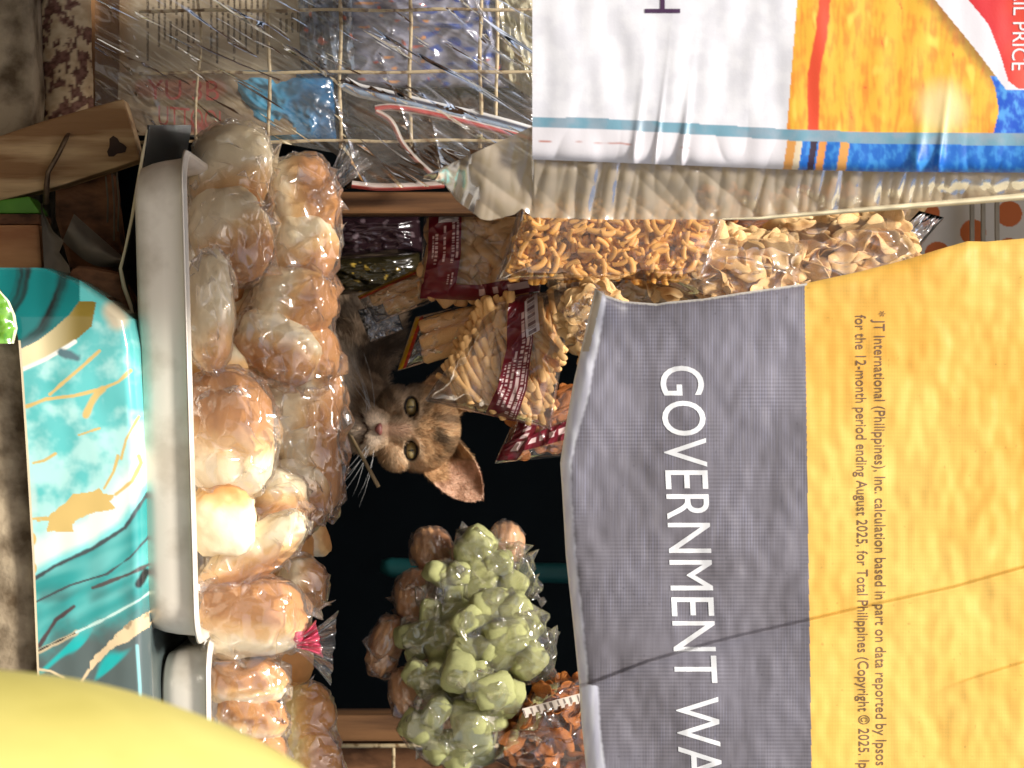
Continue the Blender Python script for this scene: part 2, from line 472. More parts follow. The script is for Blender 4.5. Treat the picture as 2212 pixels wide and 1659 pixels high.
stall = bpy.data.objects.new('market_stall', None); COL.objects.link(stall); stall.location = (0, 0, -1.0)
tag(stall, 'dim wooden market stall whose dark inside shows behind the bread and snacks', 'stall')
def stall_part(o):
    o.parent = stall; o.matrix_parent_inverse = Matrix.Translation((0, 0, 1.0)); return o
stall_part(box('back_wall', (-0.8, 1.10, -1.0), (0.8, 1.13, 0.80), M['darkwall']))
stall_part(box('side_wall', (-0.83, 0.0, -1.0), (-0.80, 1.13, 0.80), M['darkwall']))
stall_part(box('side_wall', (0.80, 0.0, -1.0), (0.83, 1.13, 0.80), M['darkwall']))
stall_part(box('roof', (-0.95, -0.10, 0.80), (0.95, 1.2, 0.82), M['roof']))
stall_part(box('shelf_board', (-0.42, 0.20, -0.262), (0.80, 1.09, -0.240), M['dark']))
stall_part(box('concrete_base', tuple(W(-140, 690, -0.068)) , tuple(W(150, 2100, -0.068) + Vector((0, 0.20, 0))), M['concrete'], bevel=0.004))
stall_part(box('unseen_shade_board', (-0.285, -0.75, -1.0), (-0.265, 0.09, -0.02), M['postwood']))  # unseen board, added to block low sky and ground light from the left
stall_part(box('footing', (-0.8, 0.10, -1.0), (0.8, 0.9, -0.40), M['concrete']))

# ------------------------------------------------------------------ marbled vinyl over the counter edge
def vinyl_cols(u, v):
    n1 = fbm(u / 60, v / 60, 1.5); n2 = fbm(u / 25, v / 25, 4.5); n3 = pn(u / 110, v / 110, 9)
    c = mixc(lin(104, 200, 196), lin(186, 236, 228), sstep(-0.25, 0.45, n1 + (v - 900) / 600))
    c = mixc(c, lin(42, 165, 160), sstep(0.1, 0.5, n3) * sstep(1000, 850, v))
    c = mixc(c, lin(232, 240, 228), sstep(0.15, 0.5, pn(u / 45, (v - 0.8 * u) / 140, 2)) * sstep(880, 1080, v))
    d, _, _ = poly_dist(u, v, [(245, 672), (255, 690)]); c = mixc(c, lin(222, 208, 176), sstep(34, 10, d))
    gold = lin(222, 190, 118); dark = lin(76, 86, 88)
    # the white and teal sweep at the right
    L1 = [(60, 1260), (75, 1250), (120, 1222), (200, 1185), (270, 1140), (312, 1075), (340, 1040)]
    d, s, _ = poly_dist(u, v, L1); below = (s > 0)
    c = mixc(c, lin(240, 244, 232), np.where(~below, sstep(95, 45, d) * sstep(4, 30, d) * 0.9, 0))
    c = mixc(c, lin(120, 222, 220), np.where(~below, sstep(26, 4, d) * 0.8, 0))
    t2 = mixc(lin(58, 158, 154), lin(112, 192, 186), sstep(-0.3, 0.4, pn(u / 90, (v - 0.5 * (312 - u)) / 30, 3)))
    t2 = mixc(t2, lin(92, 104, 102), sstep(1300, 1420, v + 0.35 * u - 60 + 60 * n1))
    t2 = mixc(t2, lin(66, 62, 62), sstep(0.15, 0.45, n3 + 0.3 * pn((u + v) / 40, (u - v) / 160, 7)) * sstep(1250, 1330, v))
    t2 = mixc(t2, lin(30, 190, 186), sstep(0.2, 0.35, pn((u + 0.9 * v) / 46, (u - v) / 220, 21)) * sstep(1330, 1400, v) * 0.9)
    c = np.where(below[..., None], t2, c)
    for P, w, cc in ((L1, 6, dark), ([(70, 1304), (78, 1300), (150, 1265), (230, 1240), (280, 1205), (330, 1150)], 3.5, dark),
                     ([(85, 1395), (120, 1340), (160, 1310)], 6, lin(84, 72, 74)), ([(200, 1270), (280, 1240), (330, 1215)], 5, lin(90, 84, 82)),
                     ([(300, 1262), (316, 1236)], 12, lin(38, 40, 40)), ([(75, 1412), (160, 1370), (165, 1366)], 7, lin(206, 186, 150)),
                     ([(82, 1406), (160, 1369), (190, 1352)], 2.5, lin(60, 58, 58)), ([(165, 1366), (220, 1340), (300, 1297), (330, 1274)], 3.5, lin(196, 226, 214)),
                     ([(78, 1445), (110, 1450), (138, 1464)], 3.5, lin(222, 200, 160)), ([(192, 1448), (165, 1490), (150, 1530)], 4, lin(224, 198, 158))):
        d, _, _ = poly_dist(u, v, P); c = mixc(c, cc, sstep(w, w * 0.4, d + 2.5 * n2))
    c = np.where(in_poly(u + 4 * n2, v + 5 * n2, [(192, 1430), (235, 1385), (290, 1338), (325, 1322), (322, 1352), (285, 1378), (230, 1410), (195, 1450)])[..., None], lin(226, 200, 158) * (1 - 0.5 * sstep(0.25, 0.5, n2))[..., None], c)
    d, _, _ = poly_dist(u, v, [(296, 1395), (302, 1480), (306, 1620)]); c = mixc(c, lin(150, 214, 214), sstep(5, 2, d) * 0.8)  # highlight line near the upper edge, painted into the colour
    # gold marks
    for P, w in (([(108, 852), (150, 815), (185, 785), (215, 758)], 5), ([(58, 878), (100, 862), (160, 855), (220, 840), (255, 825), (282, 800)], 5),
                 ([(186, 896), (196, 872), (210, 850), (222, 840)], 10), ([(170, 940), (215, 925)], 3), ([(262, 990), (272, 950), (285, 925), (300, 900)], 4),
                 ([(225, 1055), (245, 1020), (255, 985)], 4), ([(250, 1068), (285, 1040), (305, 1000), (300, 985)], 5), ([(60, 1122), (100, 1118)], 3), ([(72, 1000), (95, 995), (120, 980)], 4)):
        d, _, _ = poly_dist(u, v, P); c = mixc(c, gold, sstep(w, w * 0.5, d + 2.0 * n2))
    blob = [(68, 1125), (100, 1118), (125, 1100), (160, 1068), (200, 1062), (215, 1055), (225, 1068), (250, 1070), (235, 1082), (250, 1098), (210, 1108), (165, 1122), (155, 1135), (160, 1150), (100, 1148), (105, 1125)]
    c = np.where(in_poly(u + 4 * n2, v + 4 * n2, blob)[..., None], gold, c)
    for (a, b, r) in ((70, 1165, 10), (72, 1228, 9)):
        c = mixc(c, gold, sstep(r, r - 3, np.hypot(u - a, (v - b) * 0.6)))
    # left end: dark banded teal and a gold wedge
    B1 = [(20, 770), (40, 756), (80, 737), (110, 715), (150, 680), (172, 650), (172, 600), (160, 540)]
    d, s, _ = poly_dist(u, v, B1); up = s > 0
    rr = np.hypot((u + 60) * 1.0, (v - 600) * 0.95) + 9 * n1 + 0.12 * v
    band = mixc(lin(26, 118, 116), lin(40, 42, 40), sstep(0.0, 1.2, 0.8 * pn(rr / 9.0, v / 120, 5) + 0.9 * np.sin(rr / 13.0) + 0.5 * pn(rr / 22, 4.0)))
    band = mixc(band, lin(120, 150, 150), sstep(735, 760, v + 0.35 * u - 10) * 0.6)
    c = np.where((~up)[..., None] & (v < 770)[..., None], band, c)
    wedge = [(40, 756), (80, 737), (110, 715), (150, 680), (172, 650), (208, 652), (198, 705), (160, 738), (100, 772), (45, 796)]
    gw = mixc(lin(246, 228, 178), lin(132, 112, 48), sstep(70, 175, u))
    c = np.where(in_poly(u, v, wedge)[..., None], gw, c)
    d, _, _ = poly_dist(u, v, [(44, 800), (100, 775), (150, 746), (162, 738)]); c = mixc(c, lin(250, 248, 235), sstep(6, 3, d))
    d, _, _ = poly_dist(u, v, [(132, 762), (150, 768), (165, 775)]); c = mixc(c, lin(88, 118, 124), sstep(13, 5, d + 6 * n2))
    return c * 0.92

V_LO = [(520, -60), (600, -60), (624, 0), (650, 15), (690, 31), (730, 39), (800, 45), (950, 55), (1200, 70), (1450, 80), (2000, 102)]
V_HI = [(520, -30), (574, 0), (577, 95), (605, 172), (650, 240), (690, 290), (750, 301), (1000, 314), (1280, 322), (1535, 331), (2000, 346)]
def vinyl_fn(s, t):
    v = 578 + (1900 - 578) * t ** 1.12
    lo = np.interp(v, [p[0] for p in V_LO], [p[1] for p in V_LO]); 
    hi = np.interp(v, [577, 580, 605, 650, 690, 750, 1000, 1280, 1535, 2000], [92, 110, 172, 240, 289, 301, 314, 322, 331, 346])
    lo = np.minimum(lo, hi - 2)
    f = np.clip(s / 0.8, 0, 1)
    u = lo + (hi - lo) * f
    Y = -0.078 + 0.0022 * np.sin(v / 170.0) + 0.0016 * pn(u / 60, v / 120, 5) + 0.012 * sstep(690, 578, v)
    Y = Y + 0.010 * np.clip((f - 0.85) / 0.15, 0, 1) ** 2.2          # rounded upper edge
    back = np.clip((s - 0.8) / 0.2, 0, 1)                            # then the sheet lies on the counter
    z_fix = u
    Y2 = Y + back * 0.24
    cols = vinyl_cols(u - 12 * back, v)
    edge = (u - lo < 4.5) & (v > 735)
    cols = np.where(edge[..., None], lin(226, 206, 170), cols)
    return u, v, Y2, cols, Y, hi, back
def build_vinyl():
    nr, nc = 620, 170
    s, t = np.meshgrid(np.linspace(0, 1, nc), np.linspace(0, 1, nr))
    u, v, Y2, cols, Y, hi, back = vinyl_fn(s, t)
    p = Wn(u, v, np.minimum(Y, -0.066))
    front = Wn(u, v, Y)
    front[..., 1] = Y2
    top = back > 0
    edge = Wn(hi, v, Y)
    front[..., 0] = np.where(top, edge[..., 0], front[..., 0]); front[..., 2] = np.where(top, edge[..., 2] - 0.0006 * back, front[..., 2])
    o = mesh_np('vinyl_cover', front, grid_faces(nr, nc), M['vinyl'], None, cols)
    tag(o, 'glossy teal and gold marbled vinyl wrapped over the counter edge below the trays', 'counter cover')
build_vinyl()
slabc = slab('counter_board', [(232, 640), (282, 700), (296, 760), (308, 1000), (316, 1280), (326, 1535), (342, 2000), (140, 2000), (120, 700)], -0.06, 0.26, M['postwood'], None, 0.0)
stall_part(slabc)

# ------------------------------------------------------------------ yellow and grey tarpaulin
YT_TOP = [(1285, 622), (1310, 638), (1345, 650), (1420, 656), (1440, 652), (1520, 645), (1600, 632), (1740, 612), (1860, 586), (1960, 560), (2030, 538), (2090, 521), (2130, 522), (2212, 515), (2500, 500)]
YT_LEFT = [(600, 1288), (622, 1286), (660, 1277), (700, 1268), (820, 1240), (920, 1222), (1000, 1210), (1060, 1214), (1200, 1222), (1350, 1238), (1480, 1251), (1560, 1256), (1659, 1266), (1900, 1285)]
CREASE = [(1240, 1486), (1290, 1470), (1400, 1428), (1470, 1408), (1530, 1390), (1600, 1372), (1750, 1338), (1900, 1303), (2060, 1268), (2212, 1225), (2500, 1150)]
CREASE2 = [(2000, 1500), (2100, 1465), (2212, 1430), (2500, 1330)]
def yt_v0(u): return np.interp(u, [p[0] for p in YT_TOP], [p[1] for p in YT_TOP])
def yt_u0(v): return np.interp(v, [p[0] for p in YT_LEFT], [p[1] for p in YT_LEFT])
def yt_Y(u, v):
    u = np.asarray(u, float); v = np.asarray(v, float)
    d, s, _ = poly_dist(u, v, CREASE); d2, s2, _ = poly_dist(u, v, CREASE2)
    Y = -0.095 + 0.006 * np.sin(v / 210.0 + u / 500.0) + 0.004 * pn(u / 300, v / 260, 2) + 0.0018 * pn(u / 90, v / 130, 8)
    Y = Y + 0.0009 * pn(u / 30, v / 45, 12)
    Y = Y - 0.0046 * np.exp(-d / 26.0) * sstep(-5, 5, d * s)
    Y = Y - 0.0024 * np.exp(-d2 / 26.0) * sstep(-5, 5, d2 * s2) * sstep(2000, 2130, u)
    e = u - yt_u0(v)
    Y = Y + 0.009 * np.exp(-np.clip(e, 0, None) / 14.0)
    e2 = v - yt_v0(u)
    Y = Y + 0.004 * np.exp(-np.clip(e2, 0, None) / 12.0)
    dc = np.hypot(u - 1290, v - 640)
    Y = Y - 0.012 * np.exp(-(dc / 45.0) ** 2)
    return Y
def yt_fn(s, t):
    u = 1285 + (2500 - 1285) * s; v = 620 + (1880 - 620) * t
    for _ in range(6):
        a = yt_u0(v); u = a + (2480 - a) * s
        b = yt_v0(u); v = b + (1880 - b) * t
    Y = yt_Y(u, v)
    thread_v = np.sin(v * 1.15 + 2 * pn(v / 9, 0.3)) ; thread_u = np.sin(u * 0.95 + 2 * pn(u / 9, 4.3))
    weave = 0.5 * pn(v / 2.6, u / 160, 3) + 0.5 * pn(u / 2.6, v / 160, 6)
    bound = 1738 + (v - 612) * 0.0145
    grey = mixc(lin(110, 105, 110), lin(135, 131, 140), sstep(-0.5, 0.7, pn(u / 220, v / 260, 3) + 0.5 * sstep(1250, 700, v)))  # lavender sheen towards the left is painted into the grey
    lm = sstep(-0.25, 0.45, pn(u / 120, v / 150, 31) + 0.35 * sstep(1200, 800, v)); lm2 = sstep(-0.2, 0.4, pn(u / 150, v / 90, 41) + 0.3 * sstep(1000, 1250, v))
    l1 = np.sin(u * 2 * math.pi / 6.1 + 0.6 * pn(v / 200, 1.0)) ; l2 = np.sin(v * 2 * math.pi / 8.3 + 0.8 * pn(u / 200, 2.0))
    grey = grey * (1 + 0.16 * l1 * lm + 0.20 * l2 * lm2 + 0.22 * pn(u / 3.6, v / 70, 3))[..., None]
    grey = grey + (np.clip(l1, 0, 1) * lm * np.clip(pn(u / 9, v / 60, 33) + 0.3, 0, 1))[..., None] * lin(130, 138, 180) * 0.35
    d, sd, _ = poly_dist(u, v, CREASE)
    yel = mixc(lin(248, 186, 78), lin(253, 210, 108), sstep(-0.7, 0.8, pn(u / 260, v / 300, 5) + 0.35 * pn(u / 70, v / 90, 6) + 0.25 * sstep(900, 1300, v)))
    yel = yel * (1 + 0.12 * weave + 0.03 * np.sin(u * 2 * math.pi / 6.1) + 0.03 * np.sin(v * 2 * math.pi / 8.3))[..., None]
    c = np.where((u < bound)[..., None], grey, yel)
    c = c * (1 - 0.08 * sstep(0.15, 0.6, fbm(u / 100, v / 150, 51)) - 0.25 * sstep(0.42, 0.5, pn(u / 11, v / 11, 61)))[..., None]
    # unprinted pale margin along the lower hem
    mw = np.interp(v, [620, 660, 760, 860, 960, 1080, 1250, 1440, 1478, 1482, 1600, 1700], [30, 34, 40, 42, 30, 24, 26, 26, 22, 44, 44, 46])
    e = u - yt_u0(v) + 3 * pn(v / 12, 0.7)
    marg = mixc(lin(214, 212, 226), lin(238, 238, 244), sstep(-0.3, 0.4, pn(u / 12, v / 60, 4)))
    tan = lin(206, 192, 172)
    marg = np.where(((v < 760) & (e < 18))[..., None], tan, marg)
    c = mixc(c, marg, sstep(mw, mw - 8, e) * (u < bound))
    # frayed pale cut edge
    e2 = v - yt_v0(u)
    c = mixc(c, lin(232, 226, 214), sstep(5.5, 2.5, e2 + 2.5 * pn(u / 7, 0.2)) * (u < bound + 5))
    c = mixc(c, lin(240, 236, 228), sstep(5, 2, e + 2 * pn(v / 6, 3.3)) )
    return u, v, Y, c * 0.82
yt = sheet('yellow_tarpaulin', yt_fn, 620, 760, M['tarp'])
tag(yt, 'large yellow and grey printed tarpaulin with white GOVERNMENT lettering hanging over the stall', 'tarpaulin')
kv = 690.0 / text_width('GOVERNMENT')
place_text('letter', 'GOVERNMENT WARNING', 1426, 785, 134.0, kv, 0.047, yt_Y, M['ink_white'], yt, each=True)
L1 = '* JT International (Philippines), Inc. calculation based in part on data reported by Ipsos Inc.'
L2 = 'for the 12-month period ending August 2025, for Total Philippines (Copyright \u00a9 2025. Ipsos'
k1 = 1010.0 / text_width(L1[:-2]); k2 = 990.0 / text_width(L2[:-2])
fp = place_text('fine_print', L1, 1889, 672, 33.0, k1, 0.004, yt_Y, M['ink_grey'], yt); fp['kind'] = 'stuff'
fp = place_text('fine_print', L2, 1848, 680, 33.0, k2, 0.008, yt_Y, M['ink_grey'], yt); fp['kind'] = 'stuff'

# ------------------------------------------------------------------ white, orange and blue tarpaulin with its clear trim
WT_EDGE = [(1140, 344), (1300, 350), (1450, 356), (1700, 366), (1900, 371), (2212, 373), (2500, 375)]
def wt_e(u): return np.interp(u, [p[0] for p in WT_EDGE], [p[1] for p in WT_EDGE])
def wt_stripe(u): return np.interp(u, [1150, 1300, 1450, 1700, 1900, 2212, 2500], [252, 256, 264, 279, 286, 288, 289])
def wt_Y(u, v):
    u = np.asarray(u, float); v = np.asarray(v, float)
    Y = -0.240 + 0.003 * pn(u / 260, v / 300, 4) + 0.0016 * pn(u / 55, v / 170, 9)
    e = wt_e(u) - v
    pk = np.exp(-np.clip(e, 0, None) / 50.0)
    Y = Y + 0.0020 * pk * (ridge(u / 95 + 0.5 * pn(u / 60, 7.0), v / 260, 2, 1.6) - 0.3) + 0.006 * np.exp(-np.clip(e, 0, None) / 10.0)
    for uu, w, h in ((1372, 9, .003), (1418, 5, .0022), (1475, 8, .0035), (1985, 14, .004), (2032, 8, .003)):
        Y = Y - h * np.exp(-((u - uu + (v - 320) * 0.12) / w) ** 2) * np.exp(-np.clip(e - 20, 0, None) / 70.0)
    return Y
def wt_fn(s, t):
    u = 1150 + (2480 - 1150) * s
    tt = np.where(t < 0.06, -900 + (t / 0.06) * 740, 0)
    v = np.where(t < 0.06, tt, -160 + (wt_e(u) + 160) * (t - 0.06) / 0.94)
    Y = wt_Y(u, v)
    n1 = fbm(u / 50, v / 50, 2); n2 = fbm(u / 16, v / 26, 7); n3 = 0.6 * pn(u / 15, v / 60, 5) + 0.5 * pn(u / 7, v / 34, 5)
    weave = 0.5 * pn(v / 2.4, u / 60, 3) + 0.5 * pn(u / 2.6, v / 160, 6)
    c = mixc(lin(232, 231, 236), lin(244, 243, 246), sstep(-0.3, 0.3, n1)) * (1 + 0.05 * weave)[..., None]
    ob = 1722 - v * 0.08
    org = mixc(lin(250, 196, 66), lin(250, 160, 56), sstep(-0.2, 0.35, n3 + 0.5 * n1))
    org = mixc(org, lin(240, 92, 44), sstep(0.34, 0.52, n3 * 0.8 + n2 * 0.5 + 0.1 * n1))
    org = mixc(org, lin(252, 222, 92), sstep(0.25, 0.5, pn(u / 24, v / 60, 14)))
    org = mixc(org, lin(252, 232, 170), sstep(60, 15, np.hypot((u - 2035) * 0.8, (v - 235) * 0.7)) * 0.8)
    strip = [(1790, -160), (1782, 0), (1772, 90), (1757, 160), (1757, 278)]
    d, _, _ = poly_dist(u, v, strip); org = mixc(org, lin(238, 82, 46), sstep(15, 10, d + 4 * n2))
    c = np.where((u > ob)[..., None], org, c)
    diag = [(1900, -130), (2020, 0), (2110, 110), (2172, 192)]
    d, s_, _ = poly_dist(u, v, diag)
    c = mixc(c, lin(128, 92, 50), sstep(34, 2, d + 10 * n2) * 0.7 * (s_ > 0) * (u > ob))
    right = (s_ < 0) & (v < 196)
    c = np.where(right[..., None], lin(240, 236, 240), c)
    redc = [(1985, -160), (2092, 0), (2135, 52), (2160, 115), (2178, 175), (2200, 192), (2500, 196)]
    d, s_, _ = poly_dist(u, v, redc)
    red = mixc(lin(222, 44, 50), lin(240, 80, 56), sstep(2130, 2230, u + 30 * n1))
    c = np.where(((s_ < 0) & (u > 2000))[..., None], red, c)
    ob2 = [(2172, 192), (2148, 175), (2157, 240), (2146, 290)]
    blue = mixc(lin(28, 92, 210), lin(92, 172, 245), sstep(-0.2, 0.4, n2))
    bl = (u > np.interp(v, [165, 190, 240, 290], [2140, 2150, 2158, 2146])) & (v > np.where(u < 2172, 165 + 0 * u, 193)) & ((s_ > 0) | (v > 196)) & (v > 160)
    dd, sd2, _ = poly_dist(u, v, diag)
    bl = bl & ((sd2 > 0) | (v > 194))
    c = np.where(bl[..., None], blue, c)
    # grey-blue line and the folded hem below it
    st = wt_stripe(u)
    sw = np.interp(u, [1150, 1700, 2300], [22, 24, 27])
    line = (v > st) & (v < st + sw)
    lc = mixc(lin(122, 168, 186), lin(150, 172, 186), sstep(-0.3, 0.3, n1))
    c = np.where(line[..., None], lc, c)
    hem = v >= st + sw
    hc = np.where((u < 1705)[..., None], lin(238, 233, 236), mixc(lin(30, 110, 205), lin(70, 156, 232), sstep(-0.2, 0.4, n2)))
    for a, b, cc in ((1697, 1722, lin(240, 170, 90)), (1716, 1730, lin(245, 225, 190)), (1748, 1762, lin(60, 40, 60)), (1766, 1782, lin(240, 160, 80)), (1812, 1832, lin(236, 170, 90))):
        hc = np.where(((u > a - (v - st - 50) * 0.15) & (u < b - (v - st - 50) * 0.15))[..., None], cc, hc)
    c = np.where(hem[..., None], hc, c)
    fold = np.abs(v - (st + sw + 30 + 3 * pn(u / 40, 1.1)))
    c = mixc(c, lin(206, 150, 140), sstep(2.6, 1.2, fold) * hem * (u < 1500) * sstep(-0.05, 0.15, pn(u / 40, 2.2)))
    return u, v, Y, c * 0.74
wt = sheet('white_tarpaulin', wt_fn, 250, 600, M['tarp'])
tag(wt, 'white, orange and blue printed tarpaulin with a stitched hem hanging at the left', 'tarpaulin')
hk = 60.0 / text_width('H')
place_text('letter', 'H', 1393, -32, 112.0, hk, 0.0, wt_Y, M['ink_purple'], wt)
tw = text_width('RETAIL PRICE')
place_text('letter', 'RETAIL PRICE', 2193, 152 - 250, 46.0, 250.0 / tw, -0.03, wt_Y, M['ink_white'], wt, each=True)

for o_, pts in ((wt, ((-420, -0.238), (300, -0.238))), (yt, ((560, -0.093), (1180, -0.093), (1840, -0.093)))):
    for v_, y_ in pts:
        p = W(2462, v_, y_)
        tube('cord', [p + Vector((0, -0.003, -0.004)), p + Vector((0, 0.004, 0.02)), Vector((p.x, -0.07, 0.801))], 0.0014, M['straw'], o_, 6)
def trim_lo(u): return np.interp(u, [915, 960, 985, 1040, 1060, 1110, 1128, 1150, 1300, 1640, 1700, 1900, 2100, 2212, 2500], [386, 398, 432, 474, 476, 464, 450, 470, 474, 474, 470, 455, 440, 431, 420])
def trim_hi(u): return np.where(u < 1152, np.interp(u, [915, 1152], [380, 272]), wt_e(u) - 4)
def trim_fn(s, t):
    u = 915 + (2480 - 915) * s
    hi = trim_hi(u); lo = trim_lo(u) + 2 * pn(u / 11, 3.1)
    v = hi + (lo - hi) * t
    fade = sstep(915, 1050, u)
    Y = -0.231 + 0.010 * sstep(0, 1, t) + 0.03 * (1 - fade) + 0.0034 * (ridge((u + 0.18 * v) / 44, v / 420, 5, 1.2) - 0.4) + 0.0016 * (ridge((u - 0.9 * v) / 80, v / 210, 15, 1.3) - 0.3) + 0.0022 * pn(u / 60, v / 50, 3)
    return u, v, Y, None
tr = sheet('clear_trim', trim_fn, 60, 560, M['film_tan'], wt)
def hem_edge_fn(s, t):
    u = 1560 + (2480 - 1560) * s
    w = np.interp(u, [1560, 1700, 2212], [3, 9, 15])
    v = trim_lo(u) - w * (1 - t) + 1
    Y = -0.2215 - 0.0045 * np.sin(t * math.pi) + 0.003 * pn(u / 50, 9.0, 3)
    return u, v, Y, None
sheet('cut_edge', hem_edge_fn, 6, 120, M['edge_white'], wt)

# ------------------------------------------------------------------ things at the lower left
# (in the stall's own directions: the bottom left corner)
o = slab('concrete_block', [(-120, -120), (62, -120), (70, 120), (76, 200), (66, 300), (40, 345), (-120, 345)], 0.075, 0.12, M['concrete'], None, 0.006)
tag(o, 'grey concrete block behind the slanting plank in the corner', 'block')

def post_fn():
    nr, nc = 150, 70
    t, a = np.meshgrid(np.linspace(0, 1, nr), np.linspace(0, 1, nc), indexing='ij')
    ang = (a - 0.5) * 2 * math.pi
    v = -80 + 420 * t
    n = fbm(np.cos(ang) * 1.5, np.sin(ang) * 1.5, v / 60)
    r = 58 + 3.0 * n
    s = S(0.11)
    uc = 132 + (v - 100) * 0.02
    x = (v - 829.5) * s; z = (uc - 1106) * s - r * s * np.sin(ang); y = 0.125 - r * s * np.cos(ang)
    u = uc - r * np.sin(ang)
    f = fbm(u / 34, v / 46, 3) + 0.5 * fbm(u / 12, v / 30, 8)
    lay = mixc(lin(96, 62, 48), lin(140, 100, 84), sstep(-0.3, 0.3, fbm(u / 10, v / 10, 5)))
    paint = mixc(lin(222, 198, 158), lin(196, 166, 128), sstep(-0.3, 0.4, fbm(u / 20, v / 20, 9)))
    c = mixc(lay, paint, sstep(-0.03, 0.05, f + 0.25 * sstep(150, 0, v) * sstep(100, 140, u) - 0.05))
    k = sstep(0.5, 0.62, -f); c = mixc(c, lin(40, 28, 22), k)
    relief = sstep(-0.03, 0.05, f) * 0.0008
    y = y - relief
    o = mesh_np('painted_log', np.stack([x, y, z], -1), grid_faces(nr, nc), M['vcmat'], None, c * 0.9)
    tag(o, 'round wooden rail with peeling cream paint above the slanting plank', 'rail')
post_fn()

plank = slab('slanting_plank', [(-60, 312), (0, 293), (90, 262), (180, 236), (266, 213), (286, 280), (303, 344), (250, 362), (140, 398), (0, 434), (-60, 452)], 0.045, 0.022, M['plank'], None, 0.0015)
tag(plank, 'rough slanting wooden plank with a bent nail and a dark knot', 'plank')
tube('nail', [W(148, 290, 0.043), W(142, 300, 0.036), W(125, 335, 0.037), W(104, 372, 0.038), W(101, 400, 0.040), W(99, 440, 0.044)], [S(0) * 4, S(0) * 6, S(0) * 6, S(0) * 6, S(0) * 7, S(0) * 7], M['steel'], plank, 8)
kn = []
for k in range(14):
    a = k / 14 * 2 * math.pi; r = 20 + 6 * math.sin(3 * a + 1)
    kn.append(W(250 + r * 0.95 * math.cos(a), 318 + r * math.sin(a), 0.0443))
mesh_np('knot', kn, [tuple(range(14))], m_plain('dark_knot', tuple(lin(80, 56, 40)), 0.8, c2=tuple(lin(50, 32, 22))), plank, smooth=False)

o = slab('brown_board', [(118, 390), (240, 372), (262, 560), (232, 590), (150, 580), (118, 470)], 0.085, 0.03, M['brownwood'], None, 0.003)
tag(o, 'dark brown worn board below the plank, beside the curled grey sheet', 'board')
o = slab('brown_wood_block', [(140, 590), (165, 570), (262, 588), (285, 640), (300, 700), (250, 720), (190, 650)], -0.02, 0.05, M['brownwood'], None, 0.006)
tag(o, 'chunky brown wood block touching the end of the teal vinyl', 'wood block')
o = slab('tan_board', [(-60, 486), (84, 485), (90, 572), (88, 640), (-60, 640)], 0.02, 0.04, M['tanwood'], None, 0.002)
tag(o, 'square tan board end between the green board and the teal vinyl', 'board')
o = slab('dark_batten', [(-60, 462), (84, 462), (85, 484), (-60, 486)], 0.03, 0.04, M['brownwood'], None, 0.001)
tag(o, 'thin brown batten between the tan board and the green board', 'batten')
o = slab('green_board', [(-60, 440), (0, 432), (62, 424), (84, 455), (84, 461), (-60, 461)], 0.034, 0.03, M['green'], None, 0.001)
tag(o, 'green painted board peeping out under the slanting plank', 'board')
o = slab('wood_scrap', [(-60, 742), (46, 735), (52, 838), (30, 860), (50, 880), (55, 910), (-60, 905)], -0.035, 0.02, M['tanwood'], None, 0.003)
tag(o, 'tan wood scrap below the vinyl under the green leaf-shaped piece', 'wood scrap')
def leaf_fn(s, t):
    v = 560 + (742 - 560) * t
    top = np.interp(v, [560, 628, 650, 680, 710, 742], [-40, 0, 20, 33, 38, 30])
    u = -60 + (top + 60) * s
    Y = -0.088 - 0.004 * np.sin(s * 3) + 0.002 * pn(u / 20, v / 20, 2)
    c = mixc(lin(120, 172, 60), lin(84, 140, 40), sstep(-0.3, 0.3, fbm(u / 14, v / 30, 4)))
    c = np.where((top - u < 5)[..., None], lin(236, 236, 196), c)
    return u, v, Y, c
o = sheet('green_packet', leaf_fn, 60, 40, M['vcgloss'])
tag(o, 'green packet with a pale rounded rim lying against the vinyl', 'packet')

def curled(name, outline_lo, outline_hi, v0, v1, Yf, mat, label, cat, nr=60, nc=24):
    def fn(s, t):
        v = v0 + (v1 - v0) * t
        lo = np.interp(v, *outline_lo); hi = np.interp(v, *outline_hi)
        u = lo + (hi - lo) * s
        return u, v, Yf(u, v, s, t), None
    o = sheet(name, fn, nr, nc, mat); tag(o, label, cat); return o
curled('torn_paper', ([455, 520, 575, 640], [88, 92, 95, 100]), ([455, 500, 520, 545, 575, 640], [92, 115, 138, 128, 150, 160]), 440, 620,
       lambda u, v, s, t: 0.012 + 0.006 * np.sin(s * 3.0) + 0.004 * pn(u / 30, v / 40, 3), M['grey_paper'], 'torn grey paper strip standing between the tan board and brown boards', 'paper')
def flap_fn(s, t):
    a0, a1 = np.array([135, 520.]), np.array([268, 572.]); b0, b1 = np.array([160, 462.]), np.array([262, 552.])
    k = t
    lo = a0[None, None] * (1 - k[..., None]) + a1 * k[..., None]; hi = b0 * (1 - k[..., None]) + b1 * k[..., None]
    lo = lo + np.stack([0 * k, 26 * np.sin(k * math.pi)], -1)
    p = lo * (1 - s[..., None]) + hi * s[..., None]
    return p[..., 0], p[..., 1], 0.035 - 0.016 * np.sin(s * math.pi) + 0.004 * pn(s * 3, t * 4, 1), None
o = sheet('paper_flap', flap_fn, 40, 20, M['grey_paper']); tag(o, 'curled grey paper flap lying over the dark brown board', 'paper')

